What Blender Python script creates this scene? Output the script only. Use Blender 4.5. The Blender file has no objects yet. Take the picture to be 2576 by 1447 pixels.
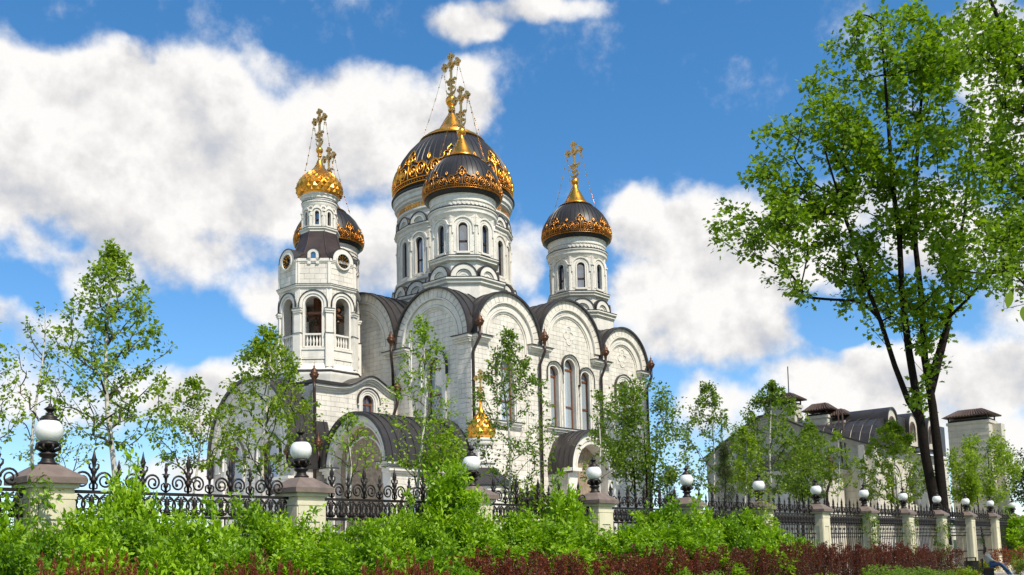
import bpy, math, random
import numpy as np
from mathutils import Vector, Matrix, noise as mnoise
from mathutils.geometry import tessellate_polygon
PI = math.pi
R = math.radians
random.seed(7)
rng = np.random.default_rng(7)
SC = bpy.context.scene
COL = SC.collection

# ------------------------------------------------------------------ camera, sky, sun, exposure
EYE = 1.8
F_PX, CX, CY = 2350.0, 1287.5, 1120.0            # lens in units of a 2575 px wide frame
PITCH, ROLL = math.atan(263/2350), R(1.33)
cam = bpy.data.cameras.new('camera'); camo = bpy.data.objects.new('camera', cam); COL.objects.link(camo)
cam.sensor_width = 36; cam.lens = 36*F_PX/2575.0
cam.shift_y = (CY-723.5)/2575.0; cam.clip_end = 20000; cam.clip_start = .1
_f = Vector((0, math.cos(PITCH), math.sin(PITCH))); _u0 = Vector((0, -math.sin(PITCH), math.cos(PITCH))); _r0 = Vector((1, 0, 0))
_r = _r0*math.cos(ROLL)-_u0*math.sin(ROLL); _u = _r0*math.sin(ROLL)+_u0*math.cos(ROLL)
mw = Matrix((_r, _u, -_f)).transposed().to_4x4(); mw.translation = (0, 0, EYE)
camo.matrix_world = mw
SC.camera = camo
def direction(x, y):
    d = _f+_r*((x-CX)/F_PX)+_u*((CY-y)/F_PX); return d
def place(x, y, D):                               # a point of the place at distance D in front of the viewer
    d = direction(x, y); return Vector((0, 0, EYE))+d*(D/d.y)
def ground_at(x, D):
    p = place(x, 1380, D); return Vector((p.x, p.y, 0))

SUN_AZ = Vector((.635, -.772, 0)).normalized(); SUN_EL = R(50)
to_sun = SUN_AZ*math.cos(SUN_EL)+Vector((0, 0, math.sin(SUN_EL)))
sl = bpy.data.lights.new('sun', 'SUN'); sl.energy = 4.3; sl.angle = R(.53); sl.color = (1, .935, .82)
so = bpy.data.objects.new('sun', sl); COL.objects.link(so); so.rotation_euler = to_sun.to_track_quat('Z', 'Y').to_euler(); so.location = (60, -60, 90)
SC.view_settings.view_transform = 'Standard'; SC.view_settings.look = 'None'; SC.view_settings.gamma = 1
SC.view_settings.exposure = 0.12; SC.view_settings.use_curve_mapping = False
SC.cycles.use_denoising = True; SC.cycles.max_bounces = 6; SC.cycles.transparent_max_bounces = 6
SC.cycles.caustics_reflective = False; SC.cycles.caustics_refractive = False

world = bpy.data.worlds.new('World'); SC.world = world; world.use_nodes = True
def build_sky():
    nt = world.node_tree; N = nt.nodes; L = nt.links; N.clear()
    def nd(t, **k):
        n = N.new(t)
        for a, b in k.items(): setattr(n, a, b)
        return n
    def put(sock, v):
        if isinstance(v, bpy.types.NodeSocket): L.new(v, sock)
        else: sock.default_value = v
    def mth(op, a, b=0., c=None, clamp=False):
        n = nd('ShaderNodeMath', operation=op, use_clamp=clamp); put(n.inputs[0], a); put(n.inputs[1], b)
        if c is not None: put(n.inputs[2], c)
        return n.outputs[0]
    def vm(op, a, b=None):
        n = nd('ShaderNodeVectorMath', operation=op); put(n.inputs[0], a)
        if b is not None: put(n.inputs[1], b)
        return n
    def noise(vec, scale, detail, rough=.55):
        n = nd('ShaderNodeTexNoise'); n.inputs['Scale'].default_value = scale; n.inputs['Detail'].default_value = detail
        n.inputs['Roughness'].default_value = rough; L.new(vec, n.inputs['Vector']); return n
    sky = nd('ShaderNodeTexSky', sky_type='NISHITA', sun_disc=False)
    sky.sun_elevation = SUN_EL; sky.sun_rotation = math.atan2(to_sun.x, to_sun.y)
    sky.air_density = 1.0; sky.dust_density = .0; sky.ozone_density = 1.6; sky.altitude = 2600
    hs = nd('ShaderNodeHueSaturation'); hs.inputs['Saturation'].default_value = SKY_SAT; hs.inputs['Value'].default_value = SKY_VAL
    ga = nd('ShaderNodeGamma'); ga.inputs['Gamma'].default_value = SKY_GAMMA; L.new(sky.outputs[0], ga.inputs[0]); L.new(ga.outputs[0], hs.inputs['Color'])
    tc = nd('ShaderNodeTexCoord')
    dirv = vm('NORMALIZE', tc.outputs['Generated']).outputs[0]
    sep = nd('ShaderNodeSeparateXYZ'); L.new(dirv, sep.inputs[0])
    az = mth('ARCTAN2', sep.outputs[0], sep.outputs[1]); el = mth('ARCSINE', sep.outputs[2])
    cmb = nd('ShaderNodeCombineXYZ'); L.new(az, cmb.inputs[0]); L.new(el, cmb.inputs[1])
    # billows bend the outline of every cloud
    wn = noise(dirv, 7.0, 4, .6)
    w1 = vm('SUBTRACT', wn.outputs['Color'], (.5, .5, .5)).outputs[0]
    w2 = vm('MULTIPLY', w1, (.13, .10, 0)).outputs[0]
    q = vm('ADD', cmb.outputs[0], w2).outputs[0]
    def blob_field(lst):
        tot = None; lean = None; sumw = None
        for (x, y, rx, ry, wgt) in lst:
            d = direction(x, y).normalized(); a0 = math.atan2(d.x, d.y); e0 = math.asin(d.z)
            s = vm('SUBTRACT', q, (a0, e0, 0)).outputs[0]
            m = vm('MULTIPLY', s, (F_PX*.93/rx, F_PX*.93/ry, 0)).outputs[0]
            l2 = vm('DOT_PRODUCT', m, m).outputs['Value']
            g = mth('MULTIPLY', mth('SUBTRACT', 1.0, l2, clamp=True), wgt)
            tot = g if tot is None else mth('SMOOTH_MAX', tot, g, .25)
            sy = nd('ShaderNodeSeparateXYZ'); L.new(m, sy.inputs[0]); g2 = mth('MULTIPLY', g, g)
            lean = mth('MULTIPLY', g2, sy.outputs[1]) if lean is None else mth('MULTIPLY_ADD', g2, sy.outputs[1], lean); sumw = g2 if sumw is None else mth('ADD', sumw, g2)
        return tot, mth('DIVIDE', lean, mth('ADD', sumw, .02))
    cl, tilt = blob_field(CLOUDS)
    # the same weather goes on all round: scattered cumulus outside the modelled group
    far = noise(dirv, 2.6, 3, .5).outputs['Fac']
    farm = mth('MULTIPLY', mth('SUBTRACT', far, .46, clamp=True), 5.0, clamp=True)
    outside = mth('GREATER_THAN', mth('ABSOLUTE', az), .62)
    high = mth('GREATER_THAN', el, .62)
    farm = mth('MULTIPLY', farm, mth('MAXIMUM', outside, high))
    cl = mth('MAXIMUM', cl, farm)
    holes, _t = blob_field(HOLES)
    cl = mth('SUBTRACT', cl, holes)
    n1 = noise(dirv, 13.0, 9, .62).outputs['Fac']
    body = mth('ADD', cl, mth('MULTIPLY', mth('SUBTRACT', n1, .5), 1.45))
    mr = nd('ShaderNodeMapRange', interpolation_type='SMOOTHSTEP'); L.new(body, mr.inputs[0])
    mr.inputs[1].default_value = .06; mr.inputs[2].default_value = .66
    # sunlit crowns and greyer bellies: density falls off towards the sun
    off = vm('ADD', dirv, tuple((to_sun*.015+Vector((0, 0, .022))))).outputs[0]
    n2 = noise(off, 13.0, 6, .58).outputs['Fac']
    n1b = noise(dirv, 13.0, 6, .58).outputs['Fac']
    lit = mth('ADD', mth('MULTIPLY', mth('SUBTRACT', n1b, n2), 2.4), .74)
    lit = mth('ADD', lit, mth('MULTIPLY', tilt, .30))
    soft = noise(dirv, 6.5, 4, .55).outputs['Fac']
    lit = mth('ADD', lit, mth('MULTIPLY', mth('SUBTRACT', soft, .5), .5), clamp=True)
    thin = mth('SUBTRACT', 1.0, mth('MULTIPLY', mth('SUBTRACT', cl, .55, clamp=True), .35))
    lit = mth('MULTIPLY', lit, thin)
    ramp = nd('ShaderNodeValToRGB'); L.new(lit, ramp.inputs[0])
    e = ramp.color_ramp.elements
    e[0].position = 0.12; e[0].color = (.56, .585, .64, 1); e[1].position = .85; e[1].color = (.97, .955, .935, 1)
    x_ = e.new(.52); x_.color = (.80, .785, .78, 1)
    bg1 = nd('ShaderNodeBackground'); L.new(hs.outputs[0], bg1.inputs[0]); bg1.inputs[1].default_value = .10
    bg2 = nd('ShaderNodeBackground'); L.new(ramp.outputs[0], bg2.inputs[0]); bg2.inputs[1].default_value = .95
    mx = nd('ShaderNodeMixShader'); L.new(mr.outputs[0], mx.inputs[0]); L.new(bg1.outputs[0], mx.inputs[1]); L.new(bg2.outputs[0], mx.inputs[2])
    out = nd('ShaderNodeOutputWorld'); L.new(mx.outputs[0], out.inputs[0])
SKY_SAT, SKY_VAL, SKY_GAMMA = 1.5, 2.6, .74
CLOUDS = [ # x, y, half width, half height, weight: cumulus of that afternoon, as directions in the sky
 (20, 150, 150, 110, 1.), (190, 300, 330, 230, 1.15), (430, 260, 230, 150, 1.1), (560, 400, 330, 240, 1.2), (330, 520, 300, 200, 1.1),
 (820, 360, 260, 200, 1.1), (1020, 330, 200, 130, 1.), (1160, 270, 130, 120, .95), (700, 170, 110, 60, .62), (60, 420, 260, 240, 1.1),
 (520, 640, 200, 130, .8), (250, 680, 150, 90, .7), (60, 800, 200, 90, .6), (700, 760, 160, 90, .85), (900, 660, 200, 150, .95), (1060, 640, 220, 130, .95),
 (1270, 650, 110, 120, .8), (1190, 60, 150, 60, .95), (1330, 10, 230, 45, .8), (1010, 480, 150, 110, .7),
 (1610, 560, 120, 100, .95), (1750, 590, 240, 130, 1.05), (1900, 680, 260, 200, 1.05), (1700, 760, 220, 140, 1.), (1680, 880, 170, 90, .75), (1900, 860, 220, 110, .9),
 (2120, 540, 230, 130, .8), (2330, 620, 230, 120, .8), (2480, 120, 150, 150, .95), (2540, 300, 120, 160, .75),
 (2050, 960, 190, 90, .95), (2300, 930, 250, 130, 1.05), (2500, 960, 220, 150, 1.05), (2200, 1060, 380, 110, .9), (1800, 1030, 160, 80, .7), (2500, 1130, 250, 120, .8),
 (500, 990, 260, 90, .95), (200, 1010, 230, 80, .55), (640, 960, 150, 80, .8), (480, 1170, 220, 60, .7), (60, 960, 140, 120, .6), (-250, 500, 300, 400, .9), (-200, 1050, 260, 150, .7), (2750, 700, 260, 300, .8),
 (1330, 790, 90, 60, .5)]
HOLES = [(2230, 790, 230, 70, .9), (1640, 1000, 120, 60, .4), (520, 850, 150, 100, .55), (170, 575, 90, 45, .5), (50, 690, 110, 60, .55), (250, 90, 260, 50, .5), (1600, 300, 330, 170, .3)]
build_sky()

# ------------------------------------------------------------------ materials (all node based)
MATS = {}
def mat(name, col, rough=.6, metal=0., var=.12, vscale=3., bump=0., bscale=40., island=0., spec=.5, streak=0., dirt=None, sheen=0.):
    m = bpy.data.materials.new(name); m.use_nodes = True; nt = m.node_tree; N = nt.nodes; L = nt.links
    b = N['Principled BSDF']; b.inputs['Roughness'].default_value = rough; b.inputs['Metallic'].default_value = metal
    b.inputs['Specular IOR Level'].default_value = spec
    g = N.new('ShaderNodeNewGeometry')
    n = N.new('ShaderNodeTexNoise'); n.inputs['Scale'].default_value = vscale; n.inputs['Detail'].default_value = 6; L.new(g.outputs['Position'], n.inputs['Vector'])
    v = N.new('ShaderNodeMapRange'); L.new(n.outputs['Fac'], v.inputs[0]); v.inputs[1].default_value = .3; v.inputs[2].default_value = .7
    v.inputs[3].default_value = 1-var; v.inputs[4].default_value = 1+var
    val = v.outputs[0]
    def mul(a, bb):
        k = N.new('ShaderNodeMath'); k.operation = 'MULTIPLY'; L.new(a, k.inputs[0]); L.new(bb, k.inputs[1]); return k.outputs[0]
    if island:
        oi = N.new('ShaderNodeObjectInfo')
        ad = N.new('ShaderNodeMath'); ad.operation = 'ADD'; L.new(g.outputs['Random Per Island'], ad.inputs[0]); L.new(oi.outputs['Random'], ad.inputs[1])
        fr = N.new('ShaderNodeMath'); fr.operation = 'FRACT'; L.new(ad.outputs[0], fr.inputs[0])
        r = N.new('ShaderNodeMapRange'); L.new(fr.outputs[0], r.inputs[0]); r.inputs[3].default_value = 1-island; r.inputs[4].default_value = 1+island
        val = mul(val, r.outputs[0])
    if streak:
        mp = N.new('ShaderNodeMapping'); mp.inputs['Scale'].default_value = (3.2, 3.2, .22); L.new(g.outputs['Position'], mp.inputs[0])
        s = N.new('ShaderNodeTexNoise'); s.inputs['Scale'].default_value = 1.; s.inputs['Detail'].default_value = 5; L.new(mp.outputs[0], s.inputs['Vector'])
        r = N.new('ShaderNodeMapRange'); L.new(s.outputs['Fac'], r.inputs[0]); r.inputs[1].default_value = .45; r.inputs[2].default_value = .75
        r.inputs[3].default_value = 1; r.inputs[4].default_value = 1-streak
        val = mul(val, r.outputs[0])
    mx = N.new('ShaderNodeMix'); mx.data_type = 'RGBA'; mx.blend_type = 'MULTIPLY'; mx.inputs[0].default_value = 1
    mx.inputs[6].default_value = (*col, 1); L.new(val, mx.inputs[7]); colour = mx.outputs[2]
    if dirt:
        n3 = N.new('ShaderNodeTexNoise'); n3.inputs['Scale'].default_value = vscale*.7; n3.inputs['Detail'].default_value = 8; L.new(g.outputs['Position'], n3.inputs['Vector'])
        r = N.new('ShaderNodeMapRange'); L.new(n3.outputs['Fac'], r.inputs[0]); r.inputs[1].default_value = .52; r.inputs[2].default_value = .72; r.inputs[4].default_value = dirt[3]
        m2 = N.new('ShaderNodeMix'); m2.data_type = 'RGBA'; L.new(r.outputs[0], m2.inputs[0]); L.new(colour, m2.inputs[6]); m2.inputs[7].default_value = (*dirt[:3], 1); colour = m2.outputs[2]
    L.new(colour, b.inputs['Base Color'])
    if bump:
        n2 = N.new('ShaderNodeTexNoise'); n2.inputs['Scale'].default_value = bscale; n2.inputs['Detail'].default_value = 5; L.new(g.outputs['Position'], n2.inputs['Vector'])
        bp = N.new('ShaderNodeBump'); bp.inputs['Strength'].default_value = bump; bp.inputs['Distance'].default_value = .02; L.new(n2.outputs['Fac'], bp.inputs['Height']); L.new(bp.outputs[0], b.inputs['Normal'])
    MATS[name] = m; return m
mat('stone', (.82, .765, .67), .75, var=.07, vscale=1.3, bump=.25, bscale=18, island=.07, streak=.20, dirt=(.54, .47, .38, .34))
mat('mortar', (.58, .54, .48), .9, var=.12, vscale=5, bump=.2)
mat('trim', (.82, .775, .69), .7, var=.07, vscale=2.2, bump=.15, bscale=25, streak=.12, dirt=(.50, .45, .38, .25))
mat('roof', (.058, .052, .050), .42, metal=.35, var=.22, vscale=1.4, bump=.12, bscale=6, dirt=(.10, .078, .062, .5))
mat('dome', (.034, .031, .030), .44, metal=.25, var=.2, vscale=1.2, bump=.1, bscale=5)
mat('tent', (.060, .040, .036), .45, metal=.3, var=.25, vscale=1.5, dirt=(.10, .06, .05, .5))
mat('gold', (.92, .42, .06), .31, metal=1., var=.12, vscale=4, bump=.12, bscale=14)
mat('copper', (.62, .27, .06), .36, metal=1., var=.25, vscale=5, bump=.2, bscale=14)
mat('old_gold', (.72, .47, .17), .34, metal=1., var=.25, vscale=5)
mat('hopper', (.12, .055, .03), .5, metal=.55, var=.3, vscale=7)
mat('pipe', (.045, .027, .022), .45, metal=.3, var=.3, vscale=4)
mat('wood', (.20, .075, .035), .5, var=.25, vscale=8)
mat('dark', (.02, .019, .018), .8, var=.1)
mat('bronze', (.11, .085, .05), .42, metal=.8, var=.3, vscale=6)
mat('mosaic', (.34, .25, .17), .6, var=.35, vscale=6, bump=.2, dirt=(.22, .22, .22, .5))
mat('clock_black', (.012, .012, .012), .9, spec=.1)
mat('cream', (.74, .675, .47), .78, island=.05, var=.08, vscale=2.5, bump=.2, bscale=30, streak=.14, dirt=(.50, .47, .34, .35))
mat('cap_stone', (.20, .148, .118), .62, var=.2, vscale=5, bump=.25, bscale=30, dirt=(.11, .09, .08, .5))
mat('iron', (.026, .021, .019), .46, metal=.45, var=.3, vscale=9, bump=.2, bscale=60, dirt=(.07, .038, .026, .4))
mat('globe', (.86, .85, .81), .22, var=.03, vscale=4, spec=.5)
_b = MATS['globe'].node_tree.nodes['Principled BSDF']; _b.inputs['Subsurface Weight'].default_value = .7; _b.inputs['Subsurface Radius'].default_value = (1, 1, 1); _b.inputs['Subsurface Scale'].default_value = .15
mat('birch_bark', (.62, .57, .50), .8, var=.2, vscale=9, bump=.3, bscale=40, dirt=(.10, .085, .075, .75))
mat('bark', (.018, .014, .011), .95, spec=.1, var=.35, vscale=9, bump=.8, bscale=22)
mat('twig', (.085, .06, .042), .85, var=.3, vscale=9)
mat('tile', (.095, .058, .045), .7, var=.3, vscale=6, island=.2, bump=.2)
mat('house_stone', (.64, .59, .49), .8, var=.07, vscale=1.3, bump=.25, island=.06, streak=.15, dirt=(.42, .38, .30, .35))
mat('grass', (.055, .105, .022), .9, var=.35, vscale=1.5, bump=.6, bscale=14, dirt=(.09, .085, .035, .6))
mat('paving', (.42, .39, .35), .85, var=.12, vscale=2, bump=.3)
mat('soil', (.07, .05, .035), .95, var=.3, vscale=5, bump=.5)
mat('skin', (.60, .36, .25), .55, var=.05)
mat('hair', (.045, .022, .015), .5, var=.2, vscale=20)
mat('jacket', (.66, .64, .58), .85, var=.08, vscale=12)
mat('jeans', (.055, .11, .24), .85, var=.2, vscale=14)
mat('shoe', (.70, .70, .68), .6)
mat('far_green', (.03, .05, .02), .9, var=.3, vscale=2)

def glass_mat(name, col, rough):
    m = bpy.data.materials.new(name); m.use_nodes = True; N = m.node_tree.nodes; L = m.node_tree.links; b = N['Principled BSDF']
    b.inputs['Base Color'].default_value = (*col, 1); b.inputs['Roughness'].default_value = rough; b.inputs['Specular IOR Level'].default_value = 1.0
    b.inputs['IOR'].default_value = 2.2
    g = N.new('ShaderNodeNewGeometry'); n = N.new('ShaderNodeTexNoise'); n.inputs['Scale'].default_value = 1.6; L.new(g.outputs['Position'], n.inputs['Vector'])
    bp = N.new('ShaderNodeBump'); bp.inputs['Strength'].default_value = .06; bp.inputs['Distance'].default_value = .1; L.new(n.outputs['Fac'], bp.inputs['Height']); L.new(bp.outputs[0], b.inputs['Normal'])
    MATS[name] = m
glass_mat('glass', (.045, .08, .15), .05)
glass_mat('glass_pale', (.40, .46, .50), .10)

def leaf_mat(name, c1, c2, trans=.45, rough=.45):
    m = bpy.data.materials.new(name); m.use_nodes = True; nt = m.node_tree; N = nt.nodes; L = nt.links; N.clear()
    g = N.new('ShaderNodeNewGeometry'); n = N.new('ShaderNodeTexNoise'); n.inputs['Scale'].default_value = .9; n.inputs['Detail'].default_value = 2; L.new(g.outputs['Position'], n.inputs['Vector'])
    a = N.new('ShaderNodeMath'); a.operation = 'MULTIPLY_ADD'; L.new(g.outputs['Random Per Island'], a.inputs[0]); a.inputs[1].default_value = .65
    s = N.new('ShaderNodeMath'); s.operation = 'SUBTRACT'; L.new(n.outputs['Fac'], s.inputs[0]); s.inputs[1].default_value = .33; L.new(s.outputs[0], a.inputs[2])
    mx = N.new('ShaderNodeMix'); mx.data_type = 'RGBA'; L.new(a.outputs[0], mx.inputs[0]); mx.inputs[6].default_value = (*c1, 1); mx.inputs[7].default_value = (*c2, 1)
    b = N.new('ShaderNodeBsdfPrincipled'); L.new(mx.outputs[2], b.inputs['Base Color']); b.inputs['Roughness'].default_value = rough; b.inputs['Specular IOR Level'].default_value = .45
    t = N.new('ShaderNodeBsdfTranslucent')
    m2 = N.new('ShaderNodeMix'); m2.data_type = 'RGBA'; m2.blend_type = 'MULTIPLY'; m2.inputs[0].default_value = 1; L.new(mx.outputs[2], m2.inputs[6]); m2.inputs[7].default_value = (1.25, 1.35, .6, 1); L.new(m2.outputs[2], t.inputs[0])
    ms = N.new('ShaderNodeMixShader'); ms.inputs[0].default_value = trans; L.new(b.outputs[0], ms.inputs[1]); L.new(t.outputs[0], ms.inputs[2])
    o = N.new('ShaderNodeOutputMaterial'); L.new(ms.outputs[0], o.inputs[0]); MATS[name] = m
leaf_mat('leaf_birch', (.12, .22, .010), (.37, .48, .028))
leaf_mat('leaf_birch_dark', (.075, .155, .012), (.25, .35, .025))
leaf_mat('leaf_birch_young', (.16, .28, .012), (.38, .52, .030))
leaf_mat('leaf_maple', (.052, .13, .006), (.31, .44, .012), .48)
leaf_mat('leaf_dark', (.022, .055, .012), (.06, .125, .022))
leaf_mat('leaf_shrub', (.12, .26, .006), (.42, .62, .012), .34)
leaf_mat('leaf_shrub_b', (.085, .20, .006), (.32, .52, .012), .34)
leaf_mat('leaf_red', (.13, .022, .012), (.32, .075, .026), .35)
leaf_mat('leaf_red_dark', (.075, .016, .010), (.22, .05, .022), .35)
leaf_mat('leaf_lime', (.13, .24, .02), (.26, .36, .05), .45)
leaf_mat('leaf_pine', (.05, .075, .02), (.11, .13, .035), .2)
leaf_mat('leaf_flower', (.45, .03, .03), (.6, .28, .03), .3)

# ------------------------------------------------------------------ mesh helpers
class MB:
    def __init__(s): s.v = []; s.f = []
    def add(s, pts, faces):
        b = len(s.v); s.v += [tuple(p) for p in pts]; s.f += [tuple(b+i for i in f) for f in faces]
    def box(s, a, b, T=None):
        (x0, y0, z0), (x1, y1, z1) = a, b
        p = [(x0, y0, z0), (x1, y0, z0), (x1, y1, z0), (x0, y1, z0), (x0, y0, z1), (x1, y0, z1), (x1, y1, z1), (x0, y1, z1)]
        if T: p = [T(*q) for q in p]
        s.add(p, [(0, 3, 2, 1), (4, 5, 6, 7), (0, 1, 5, 4), (1, 2, 6, 5), (2, 3, 7, 6), (3, 0, 4, 7)])
    def lathe(s, prof, n=24, c=(0, 0, 0), a0=0., a1=2*PI, cap=True, off=0.):
        full = abs(a1-a0-2*PI) < 1e-6; m = n if full else n+1
        pts = []; fs = []
        for (r, z) in prof:
            for i in range(m):
                a = a0+(a1-a0)*i/n+off; pts.append((c[0]+r*math.cos(a), c[1]+r*math.sin(a), c[2]+z))
        for j in range(len(prof)-1):
            for i in range(n):
                k = (i+1) % m; fs.append((j*m+i, j*m+k, (j+1)*m+k, (j+1)*m+i))
        if cap and full:
            fs.append(tuple(range(m-1, -1, -1))); fs.append(tuple((len(prof)-1)*m+i for i in range(m)))
        s.add(pts, fs)
    def tube(s, path, rad, n=6, cap=True):
        path = [Vector(p) for p in path]; k = len(path)
        rad = rad if hasattr(rad, '__len__') else [rad]*k
        up = Vector((0, 0, 1)); pts = []; fs = []; u = None
        for i in range(k):
            t = (path[min(i+1, k-1)]-path[max(i-1, 0)])
            if t.length < 1e-9: t = Vector((0, 0, 1))
            t.normalize()
            if u is None: u = t.orthogonal()
            u = (u-t*u.dot(t))
            if u.length < 1e-6: u = t.orthogonal()
            u.normalize(); w = t.cross(u)
            for j in range(n):
                a = 2*PI*j/n; pts.append(path[i]+(u*math.cos(a)+w*math.sin(a))*rad[i])
        for i in range(k-1):
            for j in range(n):
                q = (j+1) % n; fs.append((i*n+j, i*n+q, (i+1)*n+q, (i+1)*n+j))
        if cap: fs.append(tuple(range(n-1, -1, -1))); fs.append(tuple((k-1)*n+j for j in range(n)))
        s.add(pts, fs)
    def sphere(s, c, r, n=12, m=8, sz=1.):
        s.lathe([(max(1e-4, r*math.sin(PI*j/m)), -r*sz*math.cos(PI*j/m)) for j in range(m+1)], n, c, cap=False)
def link(o, parent=None, mx=None):
    COL.objects.link(o)
    if parent is not None: o.parent = parent
    if mx is not None: o.matrix_local = mx
    return o
def mesh_of(name, mb, m, smooth=False):
    me = bpy.data.meshes.new(name); me.from_pydata(mb.v, [], mb.f); me.materials.append(MATS[m] if isinstance(m, str) else m)
    if smooth: me.polygons.foreach_set('use_smooth', [True]*len(me.polygons))
    me.update(); return me
def fix_normals(me):
    import bmesh
    bm = bmesh.new(); bm.from_mesh(me); bmesh.ops.recalc_face_normals(bm, faces=bm.faces); bm.to_mesh(me); bm.free()
def obj(name, mb, m, parent=None, smooth=False, mx=None, fix=False):
    me = mb if isinstance(mb, bpy.types.Mesh) else mesh_of(name, mb, m, smooth)
    if fix: fix_normals(me)
    return link(bpy.data.objects.new(name, me), parent, mx)
def tag(o, label, cat, group=None, kind=None):
    o['label'] = label
    if cat: o['category'] = cat
    if group: o['group'] = group
    if kind: o['kind'] = kind
    return o
def thing(name, label, cat, loc=(0, 0, 0), rz=0., group=None):
    o = bpy.data.objects.new(name, None); o.empty_display_size = .3; COL.objects.link(o); o.location = loc; o.rotation_euler = (0, 0, rz)
    return tag(o, label, cat, group)
def copy_tree(o, parent=None):
    c = o.copy(); COL.objects.link(c)
    if parent is not None: c.parent = parent
    for ch in o.children: copy_tree(ch, c)
    return c
def smooth_by_angle(me, ang=40):
    me.polygons.foreach_set('use_smooth', [True]*len(me.polygons))
    import bmesh
    bm = bmesh.new(); bm.from_mesh(me)
    for e in bm.edges:
        if len(e.link_faces) == 2 and e.calc_face_angle(0) > R(ang): e.smooth = False
    bm.to_mesh(me); bm.free()

class Frame:                                       # a wall face: s along it, z up, d outwards
    def __init__(s, o, sd, n): s.o = Vector((*o, 0)); s.s = Vector((*sd, 0)); s.n = Vector((*n, 0))
    def P(s, a, z, d=0.): return s.o+s.s*a+s.n*d+Vector((0, 0, z))
    def M(s, a=0., z=0., rot=0., d=0.):
        m = Matrix((s.s, -s.n, Vector((0, 0, 1)))).transposed().to_4x4(); m.translation = s.P(a, z, d)
        return m @ Matrix.Rotation(-rot, 4, 'Y')
def face_frame(c, a, apo):                         # face of a polygon round c whose outward normal has angle a
    n = (math.cos(a), math.sin(a)); return Frame((c[0]+n[0]*apo, c[1]+n[1]*apo), (-n[1], n[0]), n)
def fbox(mb, F, s0, s1, z0, z1, d0, d1):
    mb.box((s0, z0, d0), (s1, z1, d1), lambda a, z, d: F.P(a, z, d))
def farch(mb, F, sc, zs, r0, r1, d0, d1, n=24, a0=0., a1=PI, legs=0.):
    """ring band r0..r1 standing on the face, optionally going down in straight legs"""
    path = []
    if legs: path.append((1, 0, -legs))
    for i in range(n+1):
        a = a0+(a1-a0)*i/n; path.append((math.cos(a), math.sin(a), 0.))
    if legs: path.append((-1, 0, -legs))
    pts = []
    for (c, s_, dz) in path:
        for (r, d) in ((r0, d0), (r1, d0), (r1, d1), (r0, d1)): pts.append(F.P(sc+r*c, zs+r*s_+dz, d))
    fs = []
    for i in range(len(path)-1):
        for j in range(4): fs.append((i*4+j, i*4+(j+1) % 4, i*4+4+(j+1) % 4, i*4+4+j))
    k = (len(path)-1)*4; fs += [(0, 3, 2, 1), (k, k+1, k+2, k+3)]
    mb.add(pts, fs)
def arch_poly(sc, hw, zb, zs, n=14):
    return [(sc-hw, zb), (sc+hw, zb)]+[(sc+hw*math.cos(PI*i/n), zs+hw*math.sin(PI*i/n)) for i in range(n+1)]
def fplate(mb, F, outer, holes=(), d=0., depth=.3):
    """front face with holes and the reveals of those holes"""
    loops = [outer]+list(holes); flat = [p for l in loops for p in l]
    tris = tessellate_polygon([[Vector((p[0], p[1], 0)) for p in l] for l in loops])
    mb.add([F.P(p[0], p[1], d) for p in flat], [tuple(t) for t in tris])
    for l in loops:
        k = len(l); mb.add([F.P(p[0], p[1], d) for p in l]+[F.P(p[0], p[1], d-depth) for p in l], [(i, (i+1) % k, k+(i+1) % k, k+i) for i in range(k)])
# ------------------------------------------------------------------ ground
g = MB(); S = 6000
g.add([(-S, -S, 0), (S, -S, 0), (S, S, 0), (-S, S, 0)], [(0, 1, 2, 3)])
go = obj('ground', g, 'grass'); go['kind'] = 'structure'
pz = MB(); pz.add([(-60, 29, .004), (-10, 29, .004), (34, 50, .004), (60, 95, .004), (-60, 110, .004)], [(0, 1, 2, 3, 4)]); po = obj('pavement', pz, 'paving'); po['kind'] = 'structure'
pa = MB(); pa.add([(-30, -40, .004), (60, -40, .004), (60, 26, .004), (8, 8, .004), (-30, -18, .004)], [(0, 1, 2, 3, 4)]); po = obj('path', pa, 'paving'); po['kind'] = 'structure'

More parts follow.
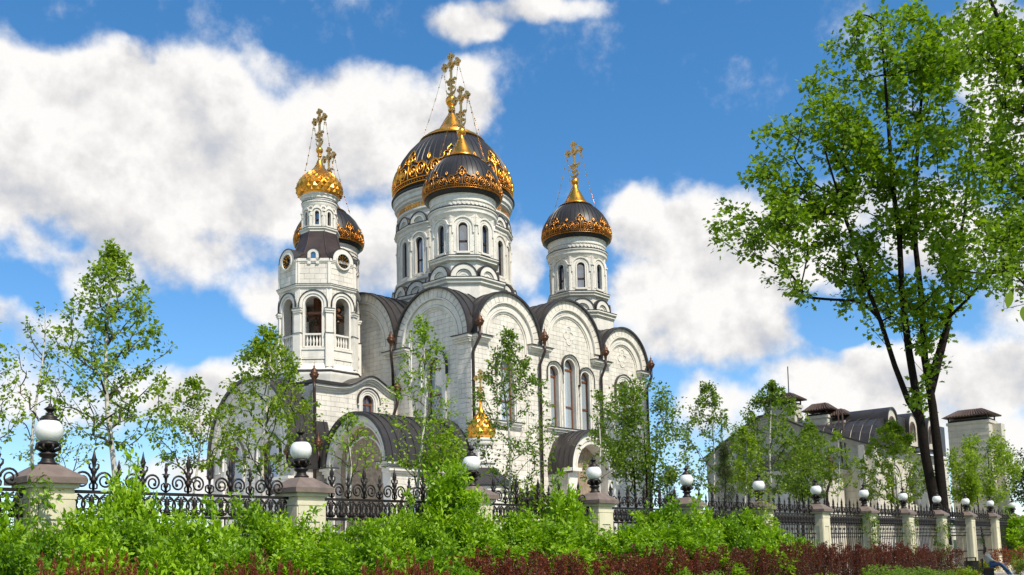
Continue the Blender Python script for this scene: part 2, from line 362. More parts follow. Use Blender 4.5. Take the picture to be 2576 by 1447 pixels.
# ------------------------------------------------------------------ the cathedral
PHI = R(42.4)
CATH = thing('cathedral', 'large white stone cathedral with dark gold-banded onion domes and a bell tower', 'cathedral', (-2.02, 50., 0), PI/2-PHI)
JO = .016                                           # joint width
full_blocks = []                                    # whole ashlars, (frame, s, z, d, length, height, wall)
cut_blocks = MB()                                   # ashlars cut by an arch or an opening
def ashlar(F, s0, s1, z0, z1, hi=None, holes=(), d=0., ch=.27, bw=.60, wall=None, th=.035, keep=True):
    nrow = max(1, round((z1-z0)/ch)); ch = (z1-z0)/nrow
    for j in range(nrow):
        c, e = z0+j*ch+JO/2, z0+(j+1)*ch-JO/2
        st = s0-(bw/2 if j % 2 else 0)-random.random()*.04
        while st < s1:
            a, b = max(st, s0)+JO/2, min(st+bw, s1)-JO/2; st += bw
            if b-a < .06: continue
            whole = True
            if hi is not None and min(hi(a), hi(b)) < e: whole = False
            for (hc, hw, hb, hs) in holes:
                if b > hc-hw and a < hc+hw and e > hb and c < hs+hw: whole = False
            if whole:
                if keep: full_blocks.append((F, (a+b)/2, (c+e)/2, d, b-a, e-c, wall, th))
                else: fbox(cut_blocks, F, a, b, c, e, d, d+th)
                continue
            xs = {a, b}
            for (hc, hw, hb, hs) in holes:
                for t in range(9):
                    x = hc-hw*math.cos(PI*t/8)
                    if a < x < b: xs.add(x)
            if hi is not None:
                for t in range(1, 4): xs.add(a+(b-a)*t/4)
            xs = sorted(xs)
            for x0, x1 in zip(xs, xs[1:]):
                if x1-x0 < .004: continue
                def spans(x, xm):
                    t = e if hi is None else min(e, hi(x)); sp = [(c, t)]
                    for (hc, hw, hb, hs) in holes:
                        if hc-hw < xm < hc+hw:
                            ht = hs+math.sqrt(max(0, hw*hw-(x-hc)**2)); nx = []
                            for (p, q) in sp: nx += [(p, min(q, hb)), (max(p, ht), q)]
                            sp = nx
                    return sp
                xm = (x0+x1)/2
                for (p0, q0), (p1, q1) in zip(spans(x0, xm), spans(x1, xm)):
                    if q0-p0 < .015 and q1-p1 < .015: continue
                    q0 = max(q0, p0); q1 = max(q1, p1)
                    P = [F.P(x0, p0, d), F.P(x1, p1, d), F.P(x1, q1, d), F.P(x0, q0, d), F.P(x0, p0, d+th), F.P(x1, p1, d+th), F.P(x1, q1, d+th), F.P(x0, q0, d+th)]
                    cut_blocks.add(P, [(4, 5, 6, 7), (0, 1, 5, 4), (2, 3, 7, 6), (1, 2, 6, 5), (3, 0, 4, 7)])

def window(F, sc, hw, zb, zs, par, depth=.26, pane='glass', wood='wood', bars=(), mull=False, fr=.07):
    w = MB(); farch(w, F, sc, zs, hw-fr, hw-.002, -depth, -depth+.09, 14, legs=zs-zb)
    fbox(w, F, sc-hw+fr, sc+hw-fr, zb, zb+fr, -depth, -depth+.09)
    wo = obj('window', w, wood, par)
    p = MB(); poly = arch_poly(sc, hw-.004, zb+.004, zs, 14); p.add([F.P(x, z, -depth+.02) for x, z in poly], [tuple(range(len(poly)))])
    obj('pane', p, pane, wo)
    for zz in bars:
        t = MB(); fbox(t, F, sc-hw+fr, sc+hw-fr, zz, zz+.10, -depth+.022, -depth+.08); obj('transom', t, wood, wo)
    if mull:
        t = MB(); fbox(t, F, sc-.03, sc+.03, zb+fr, zs+hw-fr, -depth+.022, -depth+.07); obj('mullion', t, wood, wo)
    return wo
def hood(F, sc, hw, zb, zs, par, wd=(.10, .34, .46), d=(.10, .17), leg=1., cap='roof'):
    """moulded surround: jamb band, stepped archivolt and a thin metal drip on top of it"""
    m = MB(); farch(m, F, sc, zs, hw, hw+wd[0], -.02, d[0]*.7, 16, legs=zs-zb)
    farch(m, F, sc, zs, hw+wd[0]+.03, hw+wd[1], -.02, d[0], 16, legs=zs-zb)
    farch(m, F, sc, zs, hw+wd[1], hw+wd[2], -.02, d[1], 16, legs=leg)
    o = obj('window_surround', m, 'trim', par)
    c = MB(); farch(c, F, sc, zs, hw+wd[2], hw+wd[2]+.05, -.02, d[1]+.05, 16, legs=leg*.55); obj('drip', c, cap, o)
    return o
def sill(F, s0, s1, z, par, d=.32):
    m = MB(); fbox(m, F, s0, s1, z-.10, z, 0, d); fbox(m, F, s0+.10, s1-.10, z-.24, z-.10, 0, d-.1); fbox(m, F, s0+.2, s1-.2, z-.36, z-.24, 0, d-.2)
    o = obj('window_sill', m, 'trim', par)
    c = MB(); fbox(c, F, s0-.03, s1+.03, z+.002, z+.03, 0, d+.05); obj('drip', c, 'roof', o)
wedge_cache = {}
def voussoirs(F, sc, zs, r0, r1, d0, d1, n, par, m='stone'):
    key = (round(r0, 3), round(r1, 3), d0, d1, n)
    if key not in wedge_cache:
        L_ = Frame((0, 0), (1, 0), (0, -1)); b = MB(); g_ = .018/r1
        farch(b, L_, 0, 0, r0, r1, d0, d1, 3, PI/2-PI/n/2+g_, PI/2+PI/n/2-g_); wedge_cache[key] = mesh_of('voussoir', b, m)
    for i in range(n):
        a = (i+.5)*PI/n; obj('voussoir', wedge_cache[key], None, par, mx=F.M(sc, zs, a-PI/2))
seam_cache = {}
def barrel(F, sc, zs, r, d0, d1, par, step=.62, skirt=0., th=.075, seams=True, trim_=False, n=36):
    """metal barrel roof from d0 (far end) to d1 (front edge) with standing seams"""
    m = MB(); ac = math.acos(min(1, (r-.06)/(r+th+.05))) if trim_ else 0.
    farch(m, F, sc, zs, r, r+th, d0, d1 if not trim_ else -.42, n, ac, PI-ac, legs=0 if trim_ else skirt)
    if trim_: farch(m, F, sc, zs, r, r+th, -.42, d1, n, legs=skirt)
    farch(m, F, sc, zs, r-.015, r+th+.01, d1, d1+.05, n, legs=skirt)
    o = obj('barrel_roof', m, 'roof', par, smooth=False); smooth_by_angle(o.data)
    if seams:
        key = (round(r, 3), th)
        if key not in seam_cache:
            L_ = Frame((0, 0), (1, 0), (0, -1)); b = MB(); farch(b, L_, 0, 0, r+th-.01, r+th+.045, -.02, .02, n, ac, PI-ac); seam_cache[key] = mesh_of('seam', b, 'roof')
        d = d1-step*.6
        while d > d0+.1: obj('seam', seam_cache[key], None, o, mx=F.M(sc, zs, 0, d)); d -= step
    return o
def capital(F, s0, s1, z, par, d=0.):
    m = MB()
    for k, (h, o) in enumerate(((.12, .10), (.10, .2), (.14, .32))):
        z0 = z+sum((.12, .10, .14)[:k]); fbox(m, F, s0-o*.5, s1+o*.5, z0+.002, z0+h, d-.05, d+.06+o)
    c = obj('capital', m, 'trim', par)
    t = MB(); fbox(t, F, s0-.22, s1+.22, z+.362, z+.40, d-.05, d+.46); obj('drip', t, 'roof', c)
hop_mb = MB(); hop_mb.lathe([(.05, -.36), (.09, -.30), (.09, -.2), (.20, -.05), (.23, 0), (.23, .05), (.17, .10), (.20, .16), (.20, .22), (.13, .27), (.15, .34), (.10, .40), (.04, .46), (.06, .52), (.015, .60), (.01, .74)], 12)
for k in range(10):
    a = 2*PI*k/10; hop_mb.sphere((.225*math.cos(a), .225*math.sin(a), .10), .045, 6, 4)
HOP = mesh_of('hopper', hop_mb, 'hopper', True)
def downpipe(path, par, r=.085, hop=True, scale=1.):
    m = MB(); m.tube(path, r, 8)
    z = path[-1][2]
    for p, q in zip(path, path[1:]):
        p, q = Vector(p), Vector(q); L_ = (q-p).length
        for k in range(1, int(L_/1.6)+1): c = p+(q-p)*(k*1.6/L_ if L_ > 1.6 else .5); m.lathe([(r, -.04), (r+.025, -.03), (r+.025, .03), (r, .04)], 8, c)
    o = obj('downpipe', m, 'pipe', par, smooth=True)
    if hop: h = obj('hopper', HOP, None, o); h.location = Vector(path[0])+Vector((0, 0, .3*scale)); h.scale = (scale,)*3
    return o

FS = Frame((0, 0), (1, 0), (0, -1))                 # long sunny side
FW = Frame((0, 0), (0, -1), (-1, 0))                # entrance side, s = -v
FN = Frame((0, 19.8), (-1, 0), (0, 1)); FE = Frame((16.4, 0), (0, 1), (1, 0))
def zakomara(F, s0, s1, zs, par, wins=(), depth_roof=6., niche=1.05, field_z0=0., roof=True, detail=True, medal=False):
    sc, r = (s0+s1)/2, (s1-s0)/2; rn = r-niche
    outer = [(s0, 0), (s1, 0)]+[(sc+r*math.cos(PI*i/28), zs+r*math.sin(PI*i/28)) for i in range(29)]
    holes = [arch_poly(sc+w[0], w[1], w[2], w[3]) for w in wins]
    m = MB(); fplate(m, F, outer, holes, 0., .35); wall = obj('facade_wall', m, 'mortar', par)
    if detail:
        hl = [(sc+w[0], w[1]+(.38 if len(wins) < 2 else .22), w[2]-.02, w[3]) for w in wins]
        ashlar(F, sc-rn, sc+rn, field_z0, zs+rn, lambda x: zs+math.sqrt(max(0, rn*rn-(x-sc)**2)), hl, wall=wall)
        p = MB(); fbox(p, F, s0+.002, sc-rn, 0, zs, .002, .10); fbox(p, F, sc+rn, s1-.002, 0, zs, .002, .10); obj('pilaster', p, 'mortar', wall)
        ashlar(F, s0, sc-rn, field_z0, zs, d=.10, wall=wall); ashlar(F, sc+rn, s1, field_z0, zs, d=.10, wall=wall)
        a = MB(); farch(a, F, sc, zs, rn, rn+.10, .0, .16, 32); farch(a, F, sc, zs, rn+.13, r-.62, .0, .13, 32); farch(a, F, sc, zs, r-.60, r-.52, .0, .27, 32)
        farch(a, F, sc, zs, rn-.10, rn, .0, .09, 32, legs=max(.5, zs-field_z0-.4))
        obj('arch_moulding', a, 'trim', wall)
        voussoirs(F, sc, zs, r-.50, r-.012, .002, .22, max(9, round(PI*r/.42)), wall)
        if medal:                                   # carved quatrefoil set in the tympanum
            q = MB(); zc = zs+rn*.42
            for k in range(4): ang = k*PI/2; farch(q, F, sc+.24*math.cos(ang), zc+.34*math.sin(ang), .20, .27, .03, .075, 12, ang-PI*.62, ang+PI*.62)
            obj('medallion', q, 'trim', wall)
    if roof: barrel(F, sc, zs, r-.01, -depth_roof, .34, par, skirt=.02, trim_=True)
    return wall
Z0 = 3.0                                            # below that the trees and porches hide the wall courses
zakomara(FS, 0, 5.35, 13.6, CATH, [(0, .55, 8.9, 12.0)], 5.2, field_z0=Z0)
zakomara(FS, 5.35, 11.25, 13.9, CATH, [(-1.55, .47, 8.93, 12.2), (0, .52, 8.93, 12.75), (1.55, .47, 8.93, 12.2)], 5.2, niche=.95, field_z0=Z0, medal=True)
zakomara(FS, 11.25, 16.4, 13.45, CATH, [(0, .55, 8.9, 12.0)], 5.2, field_z0=Z0, medal=True)
zakomara(FW, -6.1, 0, 13.6, CATH, [(0, .62, 9.05, 12.1)], 6.0, field_z0=Z0)
zakomara(FW, -13.5, -6.1, 14.0, CATH, [], 6.0, niche=1.15, field_z0=9.5)
zakomara(FW, -19.8, -13.5, 13.6, CATH, [], 6.0, field_z0=8.)
for (a, b, z) in ((0, 6.3, 13.6), (6.3, 13.7, 14.), (13.7, 19.8, 13.6)): zakomara(FE, a, b, z, CATH, detail=False, depth_roof=5.5)
for (a, b, z) in ((-16.4, -11.25, 13.5), (-11.25, -5.35, 13.9), (-5.35, 0, 13.6)): zakomara(FN, a, b, z, CATH, detail=False, depth_roof=5.5)
co = MB(); co.box((.4, .4, 12.), (16., 19.4, 14.3)); obj('roof_core', co, 'roof', CATH)
def facade_window(F, sc, hw, zb, zs, bars, pane='glass_pale', wd=(.10, .30, .40)):
    window(F, sc, hw, zb, zs, CATH, .3, pane=pane, bars=bars); hood(F, sc, hw, zb, zs, CATH, wd)
facade_window(FS, 2.675, .55, 8.9, 12.0, (10.1, 12.0)); sill(FS, 1.6, 3.75, 8.9, CATH)
for dx, hw, zt in ((-1.55, .47, 12.2), (0, .52, 12.75), (1.55, .47, 12.2)): facade_window(FS, 8.3+dx, hw, 8.93, zt, (10.3, zt-.15), wd=(.08, .17, .23))
sill(FS, 5.9, 10.7, 8.93, CATH)
facade_window(FS, 13.825, .55, 8.9, 12.0, (10.1, 12.0)); sill(FS, 12.8, 14.9, 8.9, CATH)
window(FW, -3.05, .62, 9.05, 12.1, CATH, .3, pane='glass_pale', bars=(10.55, 12.05)); hood(FW, -3.05, .62, 9.05, 12.1, CATH); sill(FW, -4.15, -1.95, 9.05, CATH)
lat = MB()                                          # lattice behind the entrance-side window
for k in range(7):
    z = 9.15+k*.21
    for i in range(5):
        s = -3.55+i*.25+(.125 if k % 2 else 0); farch(lat, FW, s, z, .10, .125, -.235, -.215, 8, 0, 2*PI)
obj('window_lattice', lat, 'trim', CATH)
for s0, s1, z in ((0.02, .95, 13.5), (4.55, 6.1, 13.55), (10.5, 11.95, 13.5), (15.5, 16.3, 13.4)): capital(FS, s0, s1, z-.36, CATH, .10)
for s0, s1, z in ((-.95, -.02, 13.5), (-6.9, -5.2, 13.55), (-14.3, -12.8, 13.55)): capital(FW, s0, s1, z-.36, CATH, .10)
for u, z in ((5.35, 13.7), (11.25, 13.65), (16.3, 13.5)):
    downpipe([(u, -.62, z), (u, -.62, z-.45), (u-.10, -.30, z-1.2), (u-.10, -.26, 4.)], CATH)
downpipe([(-.05, -.62, 13.75), (-.05, -.62, 13.3), (-.32, -.34, 12.5), (-.32, -.32, 4.)], CATH)
downpipe([(-.62, 6.1, 13.8), (-.62, 6.1, 13.3), (-.3, 6.35, 12.4), (-.26, 6.35, 11.5)], CATH)

# --- drums and domes
def ring(prof, c, par, name='cornice', m='trim', n=48, off=0.):
    b = MB(); b.lathe(prof, n, (c[0], c[1], 0), off=off); o = obj(name, b, m, par); smooth_by_angle(o.data); return o
CRB = {}
def dome(c, prof, gold_prof, par, nrib, mot_scale, band_lo, band_hi, ncrest=8, tip=None, off=0.):
    m = MB(); m.lathe(prof, 72, (0, 0, 0), cap=False); do = obj('dome', m, 'dome', par, smooth=True); do.location = (c[0], c[1], 0)
    gl = MB(); gl.lathe(gold_prof, 48, (0, 0, 0), cap=False); go_ = obj('gilded_cone', gl, 'gold', do, smooth=False); smooth_by_angle(go_.data, 50)
    zs = [p[1] for p in prof]; rs = [p[0] for p in prof]
    rad = lambda z: float(np.interp(z, zs, rs))
    key = (prof[0], nrib, mot_scale)
    if key not in CRB:
        b = MB(); k = 26; za = zs[0]+(zs[-1]-zs[0])*.04; zb = zs[-1]
        zz = [za+(zb-za)*i/k for i in range(k+1)]
        pts = []; fs = []
        for z in zz:
            r_ = rad(z); w = .014*mot_scale+.004*r_
            pts += [(r_-.01, -w, z), (r_+.035, 0, z+.012), (r_-.01, w, z)]
        for i in range(k): fs += [(i*3, i*3+1, i*3+4, i*3+3), (i*3+1, i*3+2, i*3+5, i*3+4)]
        b.add(pts, fs); rb = mesh_of('rib', b, 'dome')
        # one gilded crest unit: scrolls, lily crest, beaded lower band, bent onto the dome
        zl = np.linspace(zs[0], zs[-1], 200); arc = np.concatenate([[0], np.cumsum(np.hypot(np.diff(zl), np.diff([rad(z) for z in zl])))])
        zat = lambda t: float(np.interp(t, arc, zl))
        w = 2*PI/ncrest; rref = rad(band_lo); t0 = float(np.interp(band_lo, zl, arc)); H = float(np.interp(band_hi, zl, arc))-t0
        cr = MB()
        def on(x, t, h): z = zat(t0+t*H); r_ = rad(z)+h; a = x*w; return (r_*math.cos(a), r_*math.sin(a), z)
        def ribbon(pl, wd, h=.05, closed=False):
            pl = [Vector(p) for p in pl]; k = len(pl); P_ = []; asp = w*rref/H
            for i in range(k):
                t = (pl[(i+1) % k]-pl[(i-1) % k]) if closed else (pl[min(i+1, k-1)]-pl[max(i-1, 0)])
                t = Vector((t.x*asp, t.y)); t.normalize(); nn = Vector((-t.y/asp, t.x))*wd
                a_, b_ = pl[i]+nn, pl[i]-nn; P_ += [on(a_.x, a_.y, .01), on(a_.x, a_.y, h), on(pl[i].x, pl[i].y, h*1.45), on(b_.x, b_.y, h), on(b_.x, b_.y, .01)]
            fs_ = []
            for i in range(k if closed else k-1):
                j = (i+1) % k
                for q in range(4): fs_.append((i*5+q, i*5+q+1, j*5+q+1, j*5+q))
            cr.add(P_, fs_)
        circ = lambda x, y, rx, ry, a0=0, a1=2*PI, n=14: [(x+rx*math.cos(a0+(a1-a0)*i/n), y+ry*math.sin(a0+(a1-a0)*i/n)) for i in range(n+1)]
        h = .055*mot_scale**.5
        ribbon([(-.5+i/10, .0) for i in range(11)], .018, h); ribbon([(-.5+i/10, .10) for i in range(11)], .0145, h)
        for sx in (-1, 1):
            ribbon(circ(sx*.34, .34, .085, .17)[:-1], .015, h, True); ribbon(circ(sx*.34, .34, .035, .07)[:-1], .018, h, True)
            ribbon(circ(sx*.15, .30, .085, .15)[:-1], .015, h, True); ribbon(circ(sx*.15, .30, .03, .06)[:-1], .018, h, True)
            ribbon([(sx*.5, .30), (sx*.44, .46), (sx*.36, .55), (sx*.26, .50), (sx*.17, .56), (sx*.145, .66)], .0145, h)
            ribbon([(sx*.155, .60), (sx*.16, .70), (sx*.12, .76), (sx*.085, .74), (sx*.09, .84), (sx*.05, .92), (0, 1.0)], .0145, h)
            ribbon([(sx*.02, .5), (sx*.055, .62), (sx*.035, .74), (0, .80)], .018, h); ribbon(circ(sx*.055, .62, .03, .05)[:-1], .02, h, True)
            ribbon([(sx*.5, .56), (sx*.47, .64), (sx*.485, .72), (sx*.5, .76)], .018, h); ribbon([(sx*.5, .12), (sx*.46, .22), (sx*.5, .30)], .0145, h)
            ribbon([(sx*.245, .12), (sx*.225, .26), (sx*.245, .42)], .018, h)
        ribbon([(0, .12), (.0, .30), (0, .55)], .02, h)
        for i in range(14): a_ = -.5+(i+.5)/14; p = on(a_, .05, h*.6); cr.sphere(p, .036*mot_scale**.5, 6, 4)
        CRB[key] = (rb, mesh_of('gilded_crest', cr, MATS['gold'] if mot_scale > 1.3 else MATS['copper'], True))
    rb, cm = CRB[key]
    for i in range(nrib):
        o = obj('rib', rb, None, do); o.rotation_euler = (0, 0, 2*PI*(i+.5)/nrib)
    for i in range(ncrest):
        o = obj('gilded_crest', cm, None, do); o.rotation_euler = (0, 0, off+2*PI*i/ncrest)
    return do
CROSS = {}
def cross_on(c, z, h, par, ball_r, chain_to=None):
    """ornate openwork cross on a ball, arms along v, with crescent"""
    if 'm' not in CROSS:
        b = MB(); L_ = Frame((0, 0), (0, -1), (-1, 0))
        def bar(s0, s1, z0, z1, w=.03): fbox(b, L_, s0, s1, z0, z1, -w, w)
        bar(-.022, .022, 0, .98, .022)
        bar(-.24, .24, .745, .775); bar(-.13, .13, .37, .40)
        for (x, zc, r) in ((0, .76, .085), (0, .385, .045)): farch(b, L_, x, zc, r*.55, r, -.04, .04, 12, 0, 2*PI); farch(b, L_, x, zc, r*.15, r*.32, -.045, .045, 8, 0, 2*PI)
        for k in range(8):
            a = k*PI/4+PI/8; b.tube([L_.P(.08*math.cos(a), .76+.08*math.sin(a)), L_.P(.15*math.cos(a), .76+.15*math.sin(a))], .012, 4)
        for (x, zc, dx, dz) in ((-.21, .76, -1, 0), (.21, .76, 1, 0), (0, .96, 0, 1)):
            for (e, q) in ((0, .05), (-.06, .0), (.06, .0)):
                cx_, cz_ = x+dx*q+(e if dz else 0), zc+dz*q+(e if dx else 0); farch(b, L_, cx_, cz_, .014, .042, -.035, .035, 8, 0, 2*PI)
        for sx in (-1, 1): farch(b, L_, sx*.13, .385, .01, .034, -.03, .03, 8, 0, 2*PI); farch(b, L_, sx*.075, .31, .02, .04, -.025, .025, 8, 0, 2*PI); farch(b, L_, sx*.06, .2, .02, .04, -.025, .025, 8, 0, 2*PI)
        pts = []; n = 18                             # crescent
        for i in range(n+1):
            a = PI+.25-.5*0+(PI-.5)*i/n; w = .055*math.sin(PI*i/n)+.004; pts.append((a, w))
        path = [L_.P(.17*math.cos(a), .22+.17*math.sin(a)) for a, w in pts]; b.tube(path, [w*.55 for a, w in pts], 6)
        CROSS['m'] = mesh_of('cross', b, 'old_gold')
        t = MB(); t.lathe([(.25, -2.6), (.3, -2.3), (.22, -2.2), (.4, -1.9), (.62, -1.75), (.62, -1.55), (.4, -1.45), (.35, -1.3), (.5, -1.2), (.5, -1.05), (.38, -.95), (.62, -.8), (.9, -.45), (1, 0), (.92, .4), (.68, .73), (.35, .94), (.1, 1.)], 20)
        CROSS['b'] = mesh_of('finial_ball', t, 'gold', True)
    o = obj('cross', CROSS['m'], None, par); o.location = (c[0], c[1], z); o.scale = (h, h, h)
    fb = obj('finial_ball', CROSS['b'], None, par); fb.location = (c[0], c[1], z-ball_r*.9); fb.scale = (ball_r,)*3
    if chain_to:
        rr, zz = chain_to
        for sx in (-1, 1):
            for k in (-1, 1):
                b = MB(); p0 = Vector((c[0], c[1]+sx*.24*h, z+.73*h)); p1 = Vector((c[0]+k*rr*.75, c[1]+sx*rr*.66, zz))
                path = [p0.lerp(p1, t/14)-Vector((0, 0, .25*math.sin(PI*t/14))) for t in range(15)]
                b.tube(path, .011, 4)
                for t in range(1, 14, 2):
                    b.sphere(path[t], .05, 6, 4)
                    if t % 4 == 1: b.sphere(path[t].lerp(path[t+1], .35), .045, 6, 4)
                obj('guy_chain', b, 'old_gold', par)
def nwin_drum(c, N, off, apo, z0, z1, hw, zb, zs, par, bz=(.30, .55), pane='glass', ptop=0., ash=True):
    """polygonal drum: each face has its own slender window, corner pilasters and ashlar"""
    half = apo*math.tan(PI/N)
    for k in range(N):
        a = off+2*PI*k/N; F = face_frame(c, a, apo)
        m = MB(); fplate(m, F, [(-half, z0), (half, z0), (half, z1), (-half, z1)], [arch_poly(0, hw, zb, zs, 10)], 0., .3); wall = obj('drum_wall', m, 'mortar', par)
        world_n = (CATH.rotation_euler[2]+a); facing = -math.sin(world_n) > -.35
        if not facing: continue
        if ash: ashlar(F, -half, half, z0, z1, None, [(0, hw+bz[1], zb-.05, zs)], ch=.28, bw=.5, wall=wall, keep=False)
        window(F, 0, hw, zb, zs, par, .22, pane=pane, wood='pipe', bars=(zb+(zs-zb)*.42,), fr=.045)
        t = MB(); farch(t, F, 0, zs, hw, hw+.09, -.02, .07, 12, legs=zs-zb); farch(t, F, 0, zs, hw+.12, hw+bz[1], -.02, .05, 12, legs=zs-zb); farch(t, F, 0, zs, hw+bz[1], hw+bz[1]+.09, -.02, .12, 12, legs=(zs-zb)*.25)
        fbox(t, F, -hw-.14, hw+.14, zb-.12, zb, -.02, .12); obj('window_surround', t, 'trim', par)
        for sx in (-1, 1):
            p = MB(); fbox(p, F, sx*half-.07, sx*half+.07, z0+.05, zs+.06, -.05, .085); fbox(p, F, sx*half-.11, sx*half+.11, zs+.06, zs+.16, -.05, .14); obj('pilaster', p, 'trim', par)
def kokoshniki(c, N, off, apo, z0, r, par, dep=.30):
    for k in range(N):
        a = off+2*PI*k/N
        if -math.sin(CATH.rotation_euler[2]+a) < -.35: continue
        F = face_frame(c, a, apo); m = MB()
        farch(m, F, 0, z0, r*.62, r, -.3, .10, 18); farch(m, F, 0, z0, r*.48, r*.58, -.3, .02, 14); fplate(m, F, arch_poly(0, r*.6, z0-.02, z0, 12), (), -.02, .2)
        farch(m, F, 0, z0, r*.24, r*.32, -.05, .0, 12); ko = obj('kokoshnik', m, 'trim', par)
        b = MB(); farch(b, F, 0, z0, r, r+.07, -dep-.25, .14, 18); obj('metal_edge', b, 'roof', ko)
def small_tower(c, z_off=0., full=True, off=0.):
    z = z_off; ap = 1.78
    off8 = PI/4*0+off
    pb = MB(); pb.lathe([(2.35, 15.6+z), (2.35, 16.9+z), (2.50, 17.0+z), (2.50, 17.12+z), (2.62, 17.2+z), (2.62, 17.3+z), (2.1, 17.34+z)], 8, (*c, 0), off=PI/8+off8); obj('pedestal', pb, 'trim', CATH)
    ring([(2.64, 17.3+z), (2.66, 17.33+z), (1.9, 17.42+z)], c, CATH, 'metal_edge', 'roof', 8, PI/8+off8)
    kokoshniki(c, 8, off8, 1.95, 17.42+z, .74, CATH)
    pb = MB(); pb.lathe([(1.9, 17.3+z), (1.9, 18.35+z), (2.12, 18.45+z), (2.12, 18.55+z), (2.22, 18.62+z), (2.22, 18.7+z), (1.9, 18.76+z)], 8, (*c, 0), off=PI/8+off8); obj('pedestal', pb, 'trim', CATH)
    ring([(2.24, 18.7+z), (2.25, 18.725+z), (1.9, 18.78+z)], c, CATH, 'metal_edge', 'roof', 8, PI/8+off8)
    nwin_drum(c, 8, off8, ap, 18.72+z, 21.3+z, .26, 18.98+z, 20.45+z, CATH, bz=(.3, .30))
    ring([(1.90, 21.1+z), (1.97, 21.25+z), (2.03, 21.32+z), (2.03, 21.5+z), (2.10, 21.56+z), (2.10, 21.66+z), (1.95, 21.7+z)], c, CATH)
    ring([(2.115, 21.63+z), (2.125, 21.685+z), (1.95, 21.72+z)], c, CATH, 'metal_edge', 'roof')
    ring([(1.93, 21.7+z), (1.93, 22.0+z), (1.99, 22.02+z), (1.99, 22.1+z), (1.95, 22.12+z), (1.95, 22.35+z), (2.03, 22.4+z), (2.03, 22.5+z), (2.10, 22.55+z), (2.10, 22.66+z)], c, CATH)
    d = MB()
    for k in range(48):
        F = face_frame(c, 2*PI*k/48, 1.93); fbox(d, F, -.055, .055, 21.80+z, 21.93+z, -.01, .035)
    obj('dentil_course', d, 'trim', CATH)
    prof = [(2.05, 22.42), (2.24, 22.56), (2.34, 22.85), (2.36, 23.1), (2.30, 23.5), (2.14, 23.95), (1.88, 24.4), (1.52, 24.8), (1.10, 25.12), (.74, 25.36)]
    prof = [(r, zz+z) for r, zz in prof]
    gp = [(1.16, 25.10), (1.22, 25.14), (1.16, 25.2), (.98, 25.22), (.96, 25.32), (.80, 25.36), (.84, 25.42), (.78, 25.5), (.66, 25.7), (.53, 25.95), (.40, 26.2), (.27, 26.45), (.19, 26.6), (.17, 26.75)]
    gp = [(r, zz+z) for r, zz in gp]
    dome(c, prof, gp, CATH, 44, 1., 22.66+z, 23.95+z, 8, off=off8)
    cross_on(c, 27.25+z, 2.55, CATH, .27, (1.45, 25.1+z))
small_tower((2.65, 3.24)); small_tower((13.65, 3.27)); small_tower((2.5, 16.3), .25)
